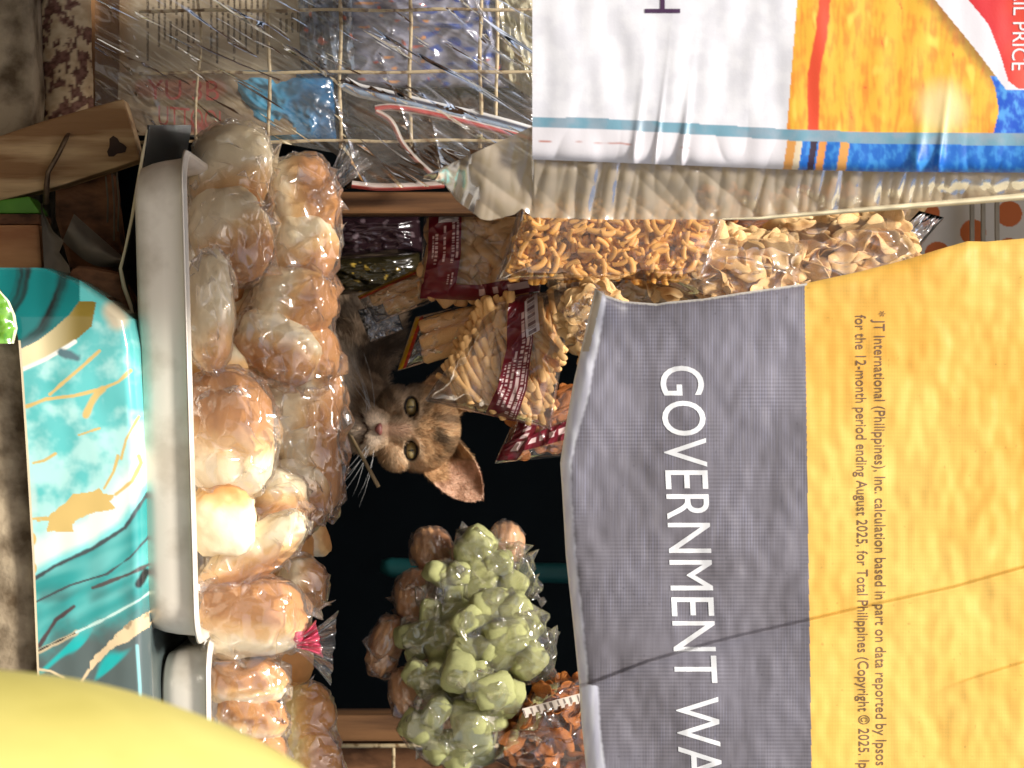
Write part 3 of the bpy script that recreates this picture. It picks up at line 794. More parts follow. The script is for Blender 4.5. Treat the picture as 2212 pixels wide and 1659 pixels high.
# curled dark sheet with its pale cut edge, left of the big tray
ED = [(318, 280), (309, 330), (297, 400), (285, 470), (270, 540), (260, 580), (268, 620), (282, 660), (291, 695)]
def curl_fn(s, t):
    v = 270 + (715 - 270) * t
    e = np.interp(v, [p[1] for p in ED], [p[0] for p in ED])
    u = e + 95 * s
    Y = -0.03 + 0.10 * np.abs(s - 0.02) ** 0.7 + 0.004 * pn(u / 40, v / 60, 3)
    return u, v, Y, None
o = sheet('curled_sheet', curl_fn, 60, 30, M['greysheet']); tag(o, 'dark grey sheet curling away with a pale cut edge beside the tray', 'sheet')
tube('cut_edge', [W(u, v, -0.031) for u, v in ED], [S(0) * r for r in (1.5, 3.5, 4, 3.5, 3, 4, 5, 4.5, 2)], M['edge_white'], o, 6)
for k, (a, b, c, d) in enumerate(((228, 378, 232, 480), (242, 375, 246, 520), (252, 372, 255, 500))):
    o = tube('loose_string', [W(a, b, 0.07), W((a + c) / 2 + 3, (b + d) / 2, 0.065), W(c, d, 0.07)], S(0) * 2.2, M['grey_paper'], None, 6)
    tag(o, 'thin grey string hanging between the brown board and curled sheet', 'string', 'strings behind the curled sheet')

# ------------------------------------------------------------------ wire panel, papers and packets at the left
wp = bpy.data.objects.new('wire_grid', None); COL.objects.link(wp); wp.location = W(200, 200, 0.12)
tag(wp, 'cream coated wire grid panel seen through clear plastic film', 'wire panel')
def wire(pts, r=3.6, Y=0.12):
    p = [W(u, v, Y) for u, v in pts]
    o = tube('wire', p, [S(Y) * (r + 0.5 * math.sin(i * 1.7)) for i in range(len(p))], M['wire'], wp, 8)
    o.matrix_parent_inverse = Matrix.Translation(-wp.location)
for u in (427, 581, 735, 886, 1038):
    wire([(u + 2 * math.sin(v / 37.0 + u) + (6 * math.sin(v / 60.0) if u == 427 else 0), v) for v in range(-80, 321, 25)], 4.2 if u > 500 else 3.4)
wire([(1073 + 2 * math.sin(v / 50.0), v) for v in range(-80, 345, 25)], 4.0, 0.128)
for v in (22, 156, 305):
    wire([(u, v + 1.5 * math.sin(u / 41.0) + (u - 700) * (-0.004)) for u in range(300, 1341, 40)], 3.8, 0.117)

def news_fn(s, t):
    u = 258 + (700 - 258) * s; v = -60 + (157 + 60) * t + 0 * s
    Y = 0.150 + 0.003 * pn(u / 90, v / 70, 2)
    c = mixc(lin(186, 170, 142), lin(164, 148, 122), sstep(-0.3, 0.3, fbm(u / 60, v / 60, 3)))
    # rows of unreadable small print
    colw = np.floor((u - 300) / 12.5)
    rnd = np.modf(np.abs(np.sin(colw * 12.9898) * 43758.5))[0]
    inrow = (np.abs((u - 300) / 12.5 - colw - 0.5) < 0.21)
    glyph = (pn(u * 0.9, v / 2.2, 4) > -0.12) & (pn(colw * 3.7, v / 14.0, 8) > -0.22)
    seg = (v < 60 + 80 * rnd) & (v > 18 - 90 * rnd) & (u < 585)
    seg2 = (u >= 585) & (v > 20) & (v < 70)
    gap = np.abs(((u - 300) % 150) - 140) > 12
    ink = inrow & glyph & (seg | seg2) & gap & (u > 312)
    c = np.where(ink[..., None], lin(74, 62, 50), c)
    c = mixc(c, lin(150, 120, 84), sstep(300, 262, u))
    return u, v, Y, c
o = sheet('newspaper', news_fn, 300, 420, M['vcmat']); tag(o, 'yellowed newspaper with small rows of print behind the wire grid', 'newspaper')

def card_fn(s, t):
    u = 255 + (640 - 255) * s; v = 157 + (292 - 157) * t + 4 * pn(u / 60, 2.0)
    Y = 0.140 + 0.004 * np.sin(t * 4) + 0.003 * pn(u / 70, v / 50, 2)
    c = mixc(lin(164, 146, 118), lin(128, 108, 84), sstep(-0.3, 0.4, fbm(u / 50, v / 30, 3) + 0.3 * t))
    d, _, _ = poly_dist(u, v, [(310, 190), (470, 192)]); c = mixc(c, lin(190, 130, 104), sstep(26, 8, d) * 0.75)
    d, _, _ = poly_dist(u, v, [(330, 222), (480, 226)]); c = mixc(c, lin(116, 104, 72), sstep(8, 3, d) * 0.6)
    d, _, _ = poly_dist(u, v, [(420, 272), (480, 284)]); c = mixc(c, lin(150, 40, 34), sstep(22, 6, d) * 0.7)
    return u, v, Y, c
card = sheet('marked_card', card_fn, 70, 160, M['vcmat']); tag(card, 'brown card with faded red handwriting under the newspaper', 'card')
cY = lambda u, v: 0.1345 + 0 * u
place_text('letter', 'YU 3B', 318, 214, 62.0, 155 / text_width('YU 3B'), 0.02, cY, M['ink_red'], card, each=True, vert=False)
place_text('letter', 'UTTOOL', 340, 270, 62.0, 148 / text_width('UTTOOL'), 0.09, cY, M['ink_red'], card, each=True, vert=False)
o = slab('cardboard_side', [(186, -80), (262, -80), (275, 60), (290, 140), (300, 215), (286, 300), (196, 300)], 0.16, 0.02, m_plain('brown_cardboard', tuple(lin(168, 126, 84)), 0.8, 0, 0.2, tuple(lin(130, 92, 58)), 12, 0.3), None, 0.001)
tag(o, 'brown cardboard side between the peeling rail and newspaper', 'cardboard')

def packet(name, quad, Y, T, colfn, label, cat='packet', n=60, cr=0.003, seed=0, mat='vcgloss'):
    (a, b, c, d) = [np.array(q, float) for q in quad]
    def P(s, t):
        return a * ((1 - s) * (1 - t))[..., None] + b * (s * (1 - t))[..., None] + c * (s * t)[..., None] + d * ((1 - s) * t)[..., None]
    s, t = np.meshgrid(np.linspace(0, 1, n), np.linspace(0, 1, n))
    p = P(s, t)
    prof = (np.clip(1 - (2 * s - 1) ** 4, 0, 1) ** 0.5) * (np.clip(1 - (2 * t - 1) ** 4, 0, 1) ** 0.5)
    crk = cr * ((ridge(s * 3.2 + seed, t * 3.2 + 2 * seed, seed, 2.2) - 0.35) + 0.6 * (ridge(s * 7 + seed, t * 7, seed + 3, 2.2) - 0.35))
    Yf = Y - T * prof - crk * (0.25 + 0.75 * prof); Yb = Y + T * prof + crk * prof
    f = Wn(p[..., 0], p[..., 1], Yf).reshape(-1, 3); bk = Wn(p[..., 0], p[..., 1], Yb).reshape(-1, 3)
    idx = np.arange(n * n).reshape(n, n); bidx = idx + n * n
    bd = np.zeros((n, n), bool); bd[0] = bd[-1] = True; bd[:, 0] = bd[:, -1] = True
    bidx = np.where(bd, idx, bidx)
    fb = np.stack([bidx[:-1, :-1], bidx[1:, :-1], bidx[1:, 1:], bidx[:-1, 1:]], -1).reshape(-1, 4)
    faces = np.concatenate([grid_faces(n, n), fb])
    V = np.concatenate([f, bk])
    used = np.unique(faces); remap = np.full(len(V), -1); remap[used] = np.arange(len(used))
    cols = None
    if colfn is not None:
        cc = colfn(s, t, p[..., 0], p[..., 1]).reshape(-1, 3); cols = np.concatenate([cc, cc])[used]
    o = mesh_np(name, V[used], remap[faces], M[mat], None, cols)
    tag(o, label, cat)
    def surf(ss, tt):
        ss = np.asarray(ss, float); tt = np.asarray(tt, float)
        pr = (np.clip(1 - (2 * ss - 1) ** 4, 0, 1) ** 0.5) * (np.clip(1 - (2 * tt - 1) ** 4, 0, 1) ** 0.5)
        ck = cr * ((ridge(ss * 3.2 + seed, tt * 3.2 + 2 * seed, seed, 2.2) - 0.35) + 0.6 * (ridge(ss * 7 + seed, tt * 7, seed + 3, 2.2) - 0.35))
        return P(ss, tt), Y - T * pr - ck * (0.25 + 0.75 * pr), pr
    return o, surf

packet('blue_packet', [(484, 152), (720, 150), (728, 305), (560, 312)], 0.150, 0.010,
       lambda s, t, u, v: mixc(lin(70, 150, 184), lin(40, 110, 160), sstep(0.2, 0.9, s + 0.3 * pn(u / 40, v / 40, 3))) * (1 - 0.5 * sstep(0.7, 1, s) * sstep(0, .3, pn(u / 14, v / 14, 6)))[..., None],
       'glossy light blue packet pressed against the wire grid', seed=1.3)
packet('speckled_packet', [(640, -60), (760, -60), (770, 160), (650, 165)], 0.142, 0.012,
       lambda s, t, u, v: mixc(mixc(lin(108, 120, 136), lin(64, 60, 62), sstep(-0.1, 0.2, fbm(u / 18, v / 18, 4))), lin(206, 96, 70), sstep(0.3, 0.42, pn(u / 22, v / 26, 9))),
       'mottled grey and red packet at the end of the newspaper', seed=2.1, cr=0.005)
def grey_blue(s, t, u, v):
    c = mixc(lin(150, 150, 166), lin(112, 114, 134), sstep(-0.3, 0.3, fbm(u / 40, v / 22, 4)))
    c = mixc(c, lin(52, 78, 150), sstep(0.05, 0.2, pn(u / 36, v / 16, 12)) * sstep(880, 940, u))
    c = mixc(c, lin(214, 148, 90), sstep(0.3, 0.38, pn(u / 30, v / 13, 15)) * (u < 960))
    c = mixc(c, lin(196, 96, 84), sstep(0.34, 0.4, pn(u / 26, v / 18, 22)))
    return c
packet('printed_sachet_strip', [(745, -70), (1060, -70), (1100, 190), (752, 190)], 0.145, 0.014, grey_blue, 'grey sachets with blue and orange print behind the wire grid', 'sachets', seed=3.7, cr=0.006, n=90)
packet('pale_packet', [(1060, -70), (1175, -70), (1185, 240), (1085, 170)], 0.142, 0.010,
       lambda s, t, u, v: mixc(lin(176, 168, 140), lin(146, 140, 110), sstep(-0.2, 0.3, fbm(u / 40, v / 40, 3))), 'pale olive packet next to the white tarpaulin', seed=5.2, cr=0.005)
packet('brown_packet', [(740, 190), (1170, 190), (1175, 330), (745, 410)], 0.165, 0.012,
       lambda s, t, u, v: mixc(lin(70, 56, 44), lin(44, 38, 36), sstep(-0.2, 0.3, fbm(u / 50, v / 30, 3))), 'dark brown packet below the grey sachets', seed=6.6, cr=0.005)
def band(name, pts, w, col, label, Y=0.118):
    P = [np.array(p, float) for p in pts]
    n = 60
    tt = np.linspace(0, len(P) - 1, n)
    def at(x):
        i = int(min(max(math.floor(x), 0), len(P) - 2)); f = x - i
        p0 = P[max(i - 1, 0)]; p1 = P[i]; p2 = P[i + 1]; p3 = P[min(i + 2, len(P) - 1)]
        return 0.5 * ((2 * p1) + (-p0 + p2) * f + (2 * p0 - 5 * p1 + 4 * p2 - p3) * f * f + (-p0 + 3 * p1 - 3 * p2 + p3) * f ** 3)
    C = np.array([at(x) for x in tt])
    T = np.gradient(C, axis=0); T /= np.linalg.norm(T, axis=1)[:, None]
    N = np.stack([-T[:, 1], T[:, 0]], -1)
    m = 9
    a = np.linspace(-1, 1, m)
    u = C[:, 0:1] + N[:, 0:1] * a * w / 2; v = C[:, 1:2] + N[:, 1:2] * a * w / 2
    Yg = Y + 0.004 * (a ** 2)[None] + 0.002 * pn(u / 40, v / 40, 3)
    cols = np.array([col(x) for x in (a + 1) / 2])[None].repeat(n, 0)
    o = mesh_np(name, Wn(u, v, Yg), grid_faces(n, m), M['vcgloss'], None, cols)
    tag(o, label, 'plastic strip'); return o
band('folded_strip', [(742, 178), (775, 195), (830, 207), (930, 232), (1060, 262), (1165, 292)], 30,
     lambda x: lin(226, 226, 226) if x < 0.25 else (lin(40, 46, 70) if x < 0.45 else (lin(150, 172, 198) if x < 0.8 else lin(220, 222, 220))), 'white and navy folded plastic strip sweeping across the wire grid')
band('folded_strip', [(810, 235), (850, 232), (930, 245), (1050, 275), (1150, 300)], 16, lambda x: lin(190, 70, 66) if 0.2 < x < 0.8 else lin(214, 200, 190), 'red folded plastic strip just below the white one', 0.114)
band('folded_strip', [(812, 240), (845, 262), (870, 310), (905, 350), (945, 385)], 12, lambda x: lin(206, 128, 116) if x > 0.4 else lin(190, 182, 172), 'thin pink plastic strip running down from the red one', 0.112)
band('folded_strip', [(760, 398), (820, 404), (900, 402), (960, 398)], 16, lambda x: lin(206, 92, 84) if x > 0.5 else lin(206, 190, 180), 'short red strip lying along the wooden upright', 0.11)

# clear film stretched over the wire panel
CR = [(380, -60, 560, 60, 3.2, 6), (560, 60, 740, 180, 3.4, 6), (740, 180, 1000, 250, 3.0, 7), (650, 0, 860, 100, 2.6, 6), (860, 100, 1160, 270, 3.0, 8), (960, -40, 1160, 150, 3.0, 8), (1000, -60, 1060, 90, 2.2, 7),
      (280, 60, 330, 210, 2.6, 12), (240, 20, 300, 200, 2.0, 9), (745, 310, 790, 400, 3.0, 6), (780, 305, 870, 400, 2.2, 6), (880, 190, 1100, 330, 2.6, 6), (820, 120, 900, 330, 2.0, 6), (690, 120, 760, 330, 2.2, 7), (930, 250, 960, 400, 2.0, 6)]
def cover_fn(s, t):
    u = 205 + (1180 - 205) * s; v = -90 + (405 + 90) * t
    hi = np.interp(u, [205, 300, 420, 560, 720, 800, 960, 1180], [250, 292, 296, 300, 330, 408, 402, 330])
    v = -90 + (hi + 90) * t
    Y = 0.103 + 0.004 * pn(u / 120, v / 90, 6) + 0.0025 * (ridge((u - 1.7 * v) / 90, (v + 0.5 * u) / 320, 4, 3) - 0.3) + 0.0012 * (ridge((u - 1.5 * v) / 38, (v + 0.5 * u) / 160, 9, 3) - 0.3)
    for a, b, c, d, h, w in CR:
        dist, _, _ = poly_dist(u, v, [(a, b), (c, d)])
        Y = Y - 0.001 * h * np.exp(-dist / w)
    Y = Y - 0.02 * sstep(700, 1000, u) * sstep(300, 400, v)
    return u, v, Y, None
o = sheet('clear_film', cover_fn, 230, 420, M['film_sheet']); tag(o, 'creased clear plastic film stretched over the wire grid', 'plastic film')

# wooden uprights
o = slab('wooden_upright', [(560, 414), (1500, 414), (1500, 462), (560, 462)], 0.135, 0.03, M['postwood'], None, 0.002)
tag(o, 'brown wooden upright at the left side of the opening', 'upright')
o = slab('wooden_post', [(420, 1545), (1420, 1545), (1420, 1602), (420, 1602)], 0.36, 0.04, M['postwood'], None, 0.002)
tag(o, 'dim wooden post standing behind the green snacks', 'post')
rk = bpy.data.objects.new('wire_rack', None); COL.objects.link(rk); rk.location = W(600, 1610, 0.35)
tag(rk, 'pale wire rack beside the dim wooden post', 'wire rack')
for pts, r in (([(500, 1611), (1300, 1611)], 5), ([(850, 1611), (850, 1760)], 4), ([(1010, 1611), (1010, 1760)], 4)):
    w_ = tube('wire', [W(u, v, 0.345) for u, v in pts], S(0.345) * r, M['wire'], rk, 8); w_.matrix_parent_inverse = Matrix.Translation(-rk.location)
o = slab('brown_backboard', [(420, 1604), (1300, 1604), (1300, 1900), (420, 1900)], 0.42, 0.02, M['brownwood'], None, 0.001)
tag(o, 'dark brown panel behind the wire rack in the corner', 'panel')
o = tube('teal_pole', [W(822, 1222, 0.5), W(845, 1226, 0.5), W(1000, 1234, 0.5), W(1300, 1240, 0.5), W(1700, 1245, 0.5)], [S(0.5) * 14, S(0.5) * 22, S(0.5) * 22, S(0.5) * 22, S(0.5) * 22], M['teal'], None, 12)
tag(o, 'dark teal pole in the shadow behind the green snacks', 'pole')

# ------------------------------------------------------------------ aluminium trays
def tray(v0, v1, u_bot, u_rim, Yf, depth, tilt, label):
    """front edge from v0 to v1; u_bot/u_rim at the middle of the front edge"""
    s = S(Yf); Wd = (v1 - v0) * s; H = (u_rim - u_bot) * s
    def loop(hw, hd, r, z, n=10):
        pts = []
        for cx, cy, a0 in ((hw - r, -hd + r, -90), (hw - r, hd - r, 0), (-hw + r, hd - r, 90), (-hw + r, -hd + r, 180)):
            for k in range(n + 1):
                a = math.radians(a0 + 90.0 * k / n); pts.append((cx + r * math.cos(a), cy + r * math.sin(a), z))
        return pts
    hw, hd = Wd / 2, depth / 2
    prof = [(0.030, 0.0012, True), (0.010, 0.0, False), (0.004, 0.003, False), (0.0015, 0.010, False), (0.0, H * 0.55, False), (-0.0012, H - 0.003, False), (-0.0032, H - 0.0012, False), (-0.0055, H - 0.0005, False), (-0.006, H - 0.002, False), (-0.0045, H + 0.0012, False), (-0.0012, H + 0.001, False), (0.0015, H - 0.004, False), (0.003, H * 0.5, False), (0.006, 0.006, False), (0.014, 0.0035, False)]
    bm = bmesh.new(); rings = []
    for ins, z, _ in prof:
        r = max(0.022 - ins * 0.3, 0.006)
        rings.append([bm.verts.new(p) for p in loop(hw - ins - 0.006, hd - ins - 0.006, r, z)])
    n = len(rings[0])
    for i in range(len(rings) - 1):
        for k in range(n):
            bm.faces.new((rings[i][k], rings[i][(k + 1) % n], rings[i + 1][(k + 1) % n], rings[i + 1][k]))
    bm.faces.new(rings[0][::-1]); bm.faces.new(rings[-1])
    bmesh.ops.recalc_face_normals(bm, faces=bm.faces)
    # small dents
    for v in bm.verts:
        d = 0.0009 * float(pn(v.co.x * 28, v.co.z * 30, v.co.y * 22))
        v.co.y += d
    c = W(u_bot, (v0 + v1) / 2, Yf) + Vector((0, depth / 2, 0))
    bmesh.ops.transform(bm, matrix=Matrix.Translation(c) @ Matrix.Rotation(-tilt, 4, 'Y'), verts=bm.verts)
    o = from_bm('baking_tray', bm, M['alu'])
    tag(o, label, 'tray', 'aluminium trays on the counter'); return o
tray(318, 1404, 294, 411, -0.076, 0.235, math.radians(1.6), 'long worn aluminium tray heaped with bagged buns')
tray(1388, 2300, 344, 454, -0.045, 0.20, math.radians(0.6), 'shorter aluminium tray set back at the right, half behind the yellow drum')

# ------------------------------------------------------------------ bread and the film bags around it
def rot_px(deg):          # turn in the plane facing the camera
    return Matrix.Rotation(math.radians(deg), 3, 'Y')

CR_D = lin(200, 142, 82); CR_M = lin(236, 192, 130); CR_L = lin(251, 234, 196)
class Bun:
    def __init__(s, u, v, Y, ru, rv, ry=None, deg=0.0, crust=(0, -1), pale=0.5, sq=2.3, seed=0):
        
        if 1 <= seed <= 30: ru *= 1.13; rv *= 1.15
        k = S(Y); s.c = np.array(W(u, v, Y)); s.R = np.array(rot_px(deg))
        s.r = np.array([rv * k, (ry if ry else 0.5 * (ru + rv)) * k, ru * k]); s.crust = crust; s.pale = pale; s.sq = sq; s.seed = seed
    def pts(s, n=90, m=1.0):
        i = np.arange(n) + 0.5; ph = np.arccos(1 - 2 * i / n); th = math.pi * (1 + 5 ** 0.5) * i
        d = np.stack([np.cos(th) * np.sin(ph), np.sin(th) * np.sin(ph), np.cos(ph)], -1)
        d /= (np.abs(d) ** s.sq).sum(1)[:, None] ** (1 / s.sq)
        return s.c + (d * s.r * m) @ s.R.T
    def push(s, P, m):
        q = ((P - s.c) @ s.R) / s.r
        f = (np.abs(q) ** s.sq).sum(1) ** (1 / s.sq)
        if s.seed:
            d = q / np.maximum(f, 1e-3)[:, None]
            m = m * (1 + 0.19 * fbm(d[:, 0] * 1.6 + s.seed, d[:, 1] * 1.6, d[:, 2] * 1.6 + s.seed) + 0.02)
        k = np.where(f < m, m / np.maximum(f, 1e-3), 1.0)
        return s.c + (P - s.c) * k[:, None]
    def build(s, label, group=None, name='bun', tint=None):
        d = ICO4_CO / (np.abs(ICO4_CO) ** s.sq).sum(1)[:, None] ** (1 / s.sq)
        nz = fbm(d[:, 0] * 1.6 + s.seed, d[:, 1] * 1.6, d[:, 2] * 1.6 + s.seed)
        dd = d * (1 + 0.19 * nz + 0.02 * fbm(d[:, 0] * 5 + s.seed, d[:, 1] * 5, d[:, 2] * 5))[:, None]
        P = s.c + (dd * s.r) @ s.R.T
        cu, cv = s.crust; L = math.hypot(cu, cv) or 1
        wd = dd @ s.R.T
        a = (wd[:, 2] * cu + wd[:, 0] * cv) / L * 0.9 - 0.25 * wd[:, 1]
        n2 = fbm(d[:, 0] * 3 + s.seed, d[:, 1] * 3, d[:, 2] * 3)
        t = sstep(-0.45 + s.pale, 0.35 + s.pale, a + 0.16 * n2)
        c = mixc(CR_L, CR_M, sstep(0, 0.5, t)); c = mixc(c, CR_D, sstep(0.55, 1.0, t))
        c = c * (1 + 0.12 * fbm(d[:, 0] * 7, d[:, 1] * 9, d[:, 2] * 9 + s.seed))[:, None]
        if tint is not None: c = c * tint
        o = mesh_np(name, P, ICO4_F, M['bread'], None, c)
        tag(o, label, 'bread', group); return o

def film_bag(name, buns, extra, label, wr=0.0028, fr=36.0, margin=1.13, suck=0.35, facet=0.0075, mat='film', seed=0.0, group='clear bags around the bread', cat='plastic bag', clampm=1.05):
    pts = np.concatenate([b.pts(80, margin) for b in buns] + ([np.array([W(*e) for e in extra])] if extra else []))
    bm = bmesh.new()
    for p in pts: bm.verts.new(p)
    r = bmesh.ops.convex_hull(bm, input=list(bm.verts))
    bmesh.ops.delete(bm, geom=list({g for g in r['geom_interior'] + r['geom_unused'] if isinstance(g, bmesh.types.BMVert)}), context='VERTS')
    me = bpy.data.meshes.new('h'); bm.to_mesh(me); bm.free()
    o = link('h', me)
    md = o.modifiers.new('r', 'REMESH'); md.mode = 'VOXEL'; md.voxel_size = facet
    me = evaluated(o)
    P = co_of(me); N = no_of(me)
    rg = np.random.default_rng(int(seed * 10) + 3)
    T = rg.normal(0, 1, P.shape) * facet * 0.30
    P = P + T + N * (rg.normal(0, 1, len(P)) * wr * 0.8)[:, None]
    n = fbm(P[:, 0] * 22 + seed, P[:, 1] * 22, P[:, 2] * 22)
    near = np.min([np.linalg.norm(((P - b.c) @ b.R) / b.r, axis=1) for b in buns], 0)
    P = P - N * (suck * 0.016 * sstep(-0.3, 0.5, n) * sstep(1.1, 1.6, near))[:, None]
    me.vertices.foreach_set('co', P.ravel()); me.update()
    bm = bmesh.new(); bm.from_mesh(me)
    bmesh.ops.triangulate(bm, faces=bm.faces, quad_method='ALTERNATE' if False else 'BEAUTY')
    bm.to_mesh(me); bm.free()
    o = link('h', me)
    sb = o.modifiers.new('b', 'SUBSURF'); sb.subdivision_type = 'SIMPLE'; sb.levels = 2; sb.render_levels = 2
    sm = o.modifiers.new('s', 'SMOOTH'); sm.factor = 0.5; sm.iterations = 1
    me = evaluated(o)
    P = co_of(me)
    for b in buns: P = b.push(P, clampm)
    me.vertices.foreach_set('co', P.ravel()); me.update()
    me.materials.clear(); me.materials.append(M[mat])
    me.polygons.foreach_set('use_smooth', np.full(len(me.polygons), True))
    o = link(name, me); tag(o, label, cat, group); return o

def bag_tail(name, start, end, w0, w1, parent, Y0, Y1, mat='film', pl=7, bend=0.0):
    """gathered loose end of a bag: a pleated fan from start to end"""
    a = np.array(start, float); b = np.array(end, float)
    d = b - a; L = np.hypot(*d); d /= L; nrm = np.array([-d[1], d[0]])
    nr, nc = 34, 60
    t, x = np.meshgrid(np.linspace(0, 1, nr), np.linspace(-1, 1, nc), indexing='ij')
    w = w0 + (w1 - w0) * t ** 1.4
    fr = 1 + 0.10 * pn(x * 4, 3.3, 1.0) * sstep(0.6, 1, t)
    off = bend * np.sin(t * math.pi)
    u = a[0] + d[0] * L * t * fr + nrm[0] * (x * w / 2 + off); v = a[1] + d[1] * L * t * fr + nrm[1] * (x * w / 2 + off)
    Y = Y0 + (Y1 - Y0) * t + (0.002 + 0.006 * t) * np.sin(x * pl + 2 * t) + 0.003 * (ridge(x * 3, t * 2, 2.0, 2) - 0.3)
    return mesh_np(name, Wn(u, v, Y), grid_faces(nr, nc), M[mat], parent)

G_ = 'bread rolls piled on the trays'
# (things, then the bag around them)
A1 = Bun(498, 378, 0.050, 76, 92, 66, 14, (0.2, 1), 0.45, 2.5, 1); A2 = Bun(500, 510, 0.032, 74, 92, 66, -14, (0.6, 1), 0.3, 2.5, 2)
A1.build('rounded golden roll at the far left end of the tray', G_); A2.build('golden roll just right of the leftmost roll', G_)
film_bag('bread_bag', [A1, A2], [(420, 330, 0.03), (425, 560, 0.0), (560, 300, 0.05)], 'cloudy clear bag holding the two leftmost rolls', seed=1.0)
B1 = Bun(650, 438, 0.072, 70, 86, 60, -8, (1, -0.2), 0.25, 2.5, 3); B2 = Bun(652, 545, 0.062, 64, 74, 56, 20, (0.5, 1), 0.3, 2.5, 4)
B1.build('brown glazed roll on top at the left, near the tied bag end', G_); B2.build('golden roll on top below the brown glazed roll', G_)
bb = film_bag('bread_bag', [B1, B2], [(725, 600, 0.05), (722, 400, 0.06)], 'shiny clear bag with a knotted end on top of the left rolls', seed=2.0)
bag_tail('bag_end', (700, 425), (775, 330), 26, 86, bb, 0.05, 0.075)
C1 = Bun(456, 672, -0.018, 44, 108, 42, 0, (0.3, 1), 0.75, 2.3, 5)
C1.build('pale slim roll standing against the tray rim', G_)
film_bag('bread_bag', [C1], [(412, 590, -0.02), (505, 780, -0.01), (490, 570, 0.0), (418, 800, -0.03)], 'clear bag around the pale slim roll', seed=3.0, suck=0.2)
D1 = Bun(635, 650, 0.055, 78, 66, 60, 0, (1, 0.4), 0.25, 2.6, 6); D2 = Bun(600, 748, 0.045, 84, 60, 60, 28, (-0.2, 1), 0.15, 2.6, 7); D3 = Bun(680, 770, 0.06, 46, 62, 52, 0, (1, 0), 0.3, 2.2, 8)
for b, l in ((D1, 'golden roll in the middle bag, nearest the knotted bag'), (D2, 'dark glazed roll in the middle bag above the slim pale roll'), (D3, 'small roll at the top of the middle bag beside the cat')): b.build(l, G_)
film_bag('bread_bag', [D1, D2, D3], [(540, 690, 0.02), (725, 700, 0.05), (600, 850, 0.02)], 'very crinkled clear bag in the middle of the left half', wr=0.0042, fr=46, seed=4.0, suck=0.5)
E0 = Bun(468, 815, 0.035, 66, 70, 60, 0, (0, 1), -0.1, 2.2, 9)
E0.build('dark brown roll tucked behind the big two-tone bun', G_)
E1 = Bun(496, 940, -0.006, 84, 122, 60, -4, (0.15, -1), 0.15, 2.4, 10)
E1.build('big two-tone bun with a brown top and cream side at the rim', G_)
film_bag('bread_bag', [E1], [(425, 1040, -0.03), (585, 1055, -0.01), (580, 830, 0.01)], 'tight clear bag around the big two-tone bun', seed=5.0, suck=0.1, wr=0.0016)
F1 = Bun(652, 892, 0.075, 76, 98, 62, 12, (1, 0.5), 0.4, 2.6, 11); F2 = Bun(674, 1000, 0.07, 54, 104, 56, -6, (1, 0), 0.4, 2.6, 12); F3 = Bun(628, 1072, 0.06, 70, 70, 58, 0, (0.4, 1), 0.25, 2.5, 13)
for b, l in ((F1, 'golden roll right in front of the cat'), (F2, 'golden roll on top, just right of the cat'), (F3, 'golden roll on top above the square cream roll')): b.build(l, G_)
ff = film_bag('bread_bag', [F1, F2, F3], [(748, 830, 0.075), (752, 930, 0.07), (735, 1060, 0.06), (690, 1140, 0.05), (560, 900, 0.03)], 'big loose clear bag of rolls under the cat', wr=0.0036, fr=34, seed=6.0, suck=0.5)
G1 = Bun(484, 1125, -0.012, 60, 66, 56, -6, (0.1, -1), 0.8, 3.2, 14)
G1.build('square cream roll at the tray rim', G_)
G2 = Bun(600, 1085, 0.025, 56, 60, 54, 0, (0, 1), 0.1, 2.2, 15)
G2.build('brown roll wedged above the square cream roll', G_)
H1 = Bun(545, 1198, 0.0, 120, 46, 52, -36, (0, 1), 0.35, 2.3, 16)
H1.build('long slanted roll right of the square cream roll', G_)
film_bag('bread_bag', [H1, G2], [(655, 1125, 0.01), (430, 1270, -0.025), (640, 1200, 0.01), (655, 1040, 0.03)], 'clear bag around the slanted roll and the roll above it', seed=7.0, wr=0.003, suck=0.5)
I1 = Bun(540, 1340, -0.008, 106, 72, 60, -8, (0.25, -1), 0.12, 2.4, 17)
I1.build('broad brown-topped bun at the right end of the long tray', G_)
I2 = Bun(652, 1268, 0.045, 46, 56, 48, 0, (1, 0), 0.4, 2.2, 18)
I2.build('small golden roll above the broad brown-topped bun', G_)
ib = film_bag('bread_bag', [I1], [(655, 1345, -0.01), (440, 1415, -0.03)], 'clear bag around the broad bun, tied with pink tape', seed=8.0, wr=0.002, suck=0.2)
tube('tape_tie', [W(628, 1385, -0.012), W(645, 1372, -0.016), W(656, 1362, -0.012)], [S(0) * r for r in (8, 14, 9)], M['pink'], ib, 10)
bag_tail('bag_end', (638, 1392), (722, 1400), 30, 165, ib, -0.020, -0.012, pl=9)
bag_tail('tape_end', (640, 1390), (690, 1380), 22, 84, ib, -0.016, -0.012, 'pink', pl=11)
film_bag('bread_bag', [I2], [(715, 1255, 0.03), (705, 1340, 0.01), (690, 1215, 0.04)], 'small loose clear bag above the pink tape', seed=9.0, wr=0.004, fr=50)
Mb = Bun(680, 1160, 0.10, 28, 40, 34, -30, (1, 0), 0.6, 2.2, 19)
Mb.build('small pale yellow roll peeping out near the black gap', G_)
K = [Bun(532, 1475, -0.005, 76, 46, 54, 0, (0, -1), 0.0, 2.3, 20), Bun(545, 1552, -0.008, 70, 42, 50, 8, (0.3, -1), 0.0, 2.3, 21), Bun(535, 1628, -0.008, 72, 44, 50, 0, (0.2, -1), 0.1, 2.3, 22)]
for b, l in zip(K, ('brown roll at the left end of the shorter tray', 'brown roll in the middle of the shorter tray bag', 'brown roll of the shorter tray at the picture edge')): b.build(l, G_)
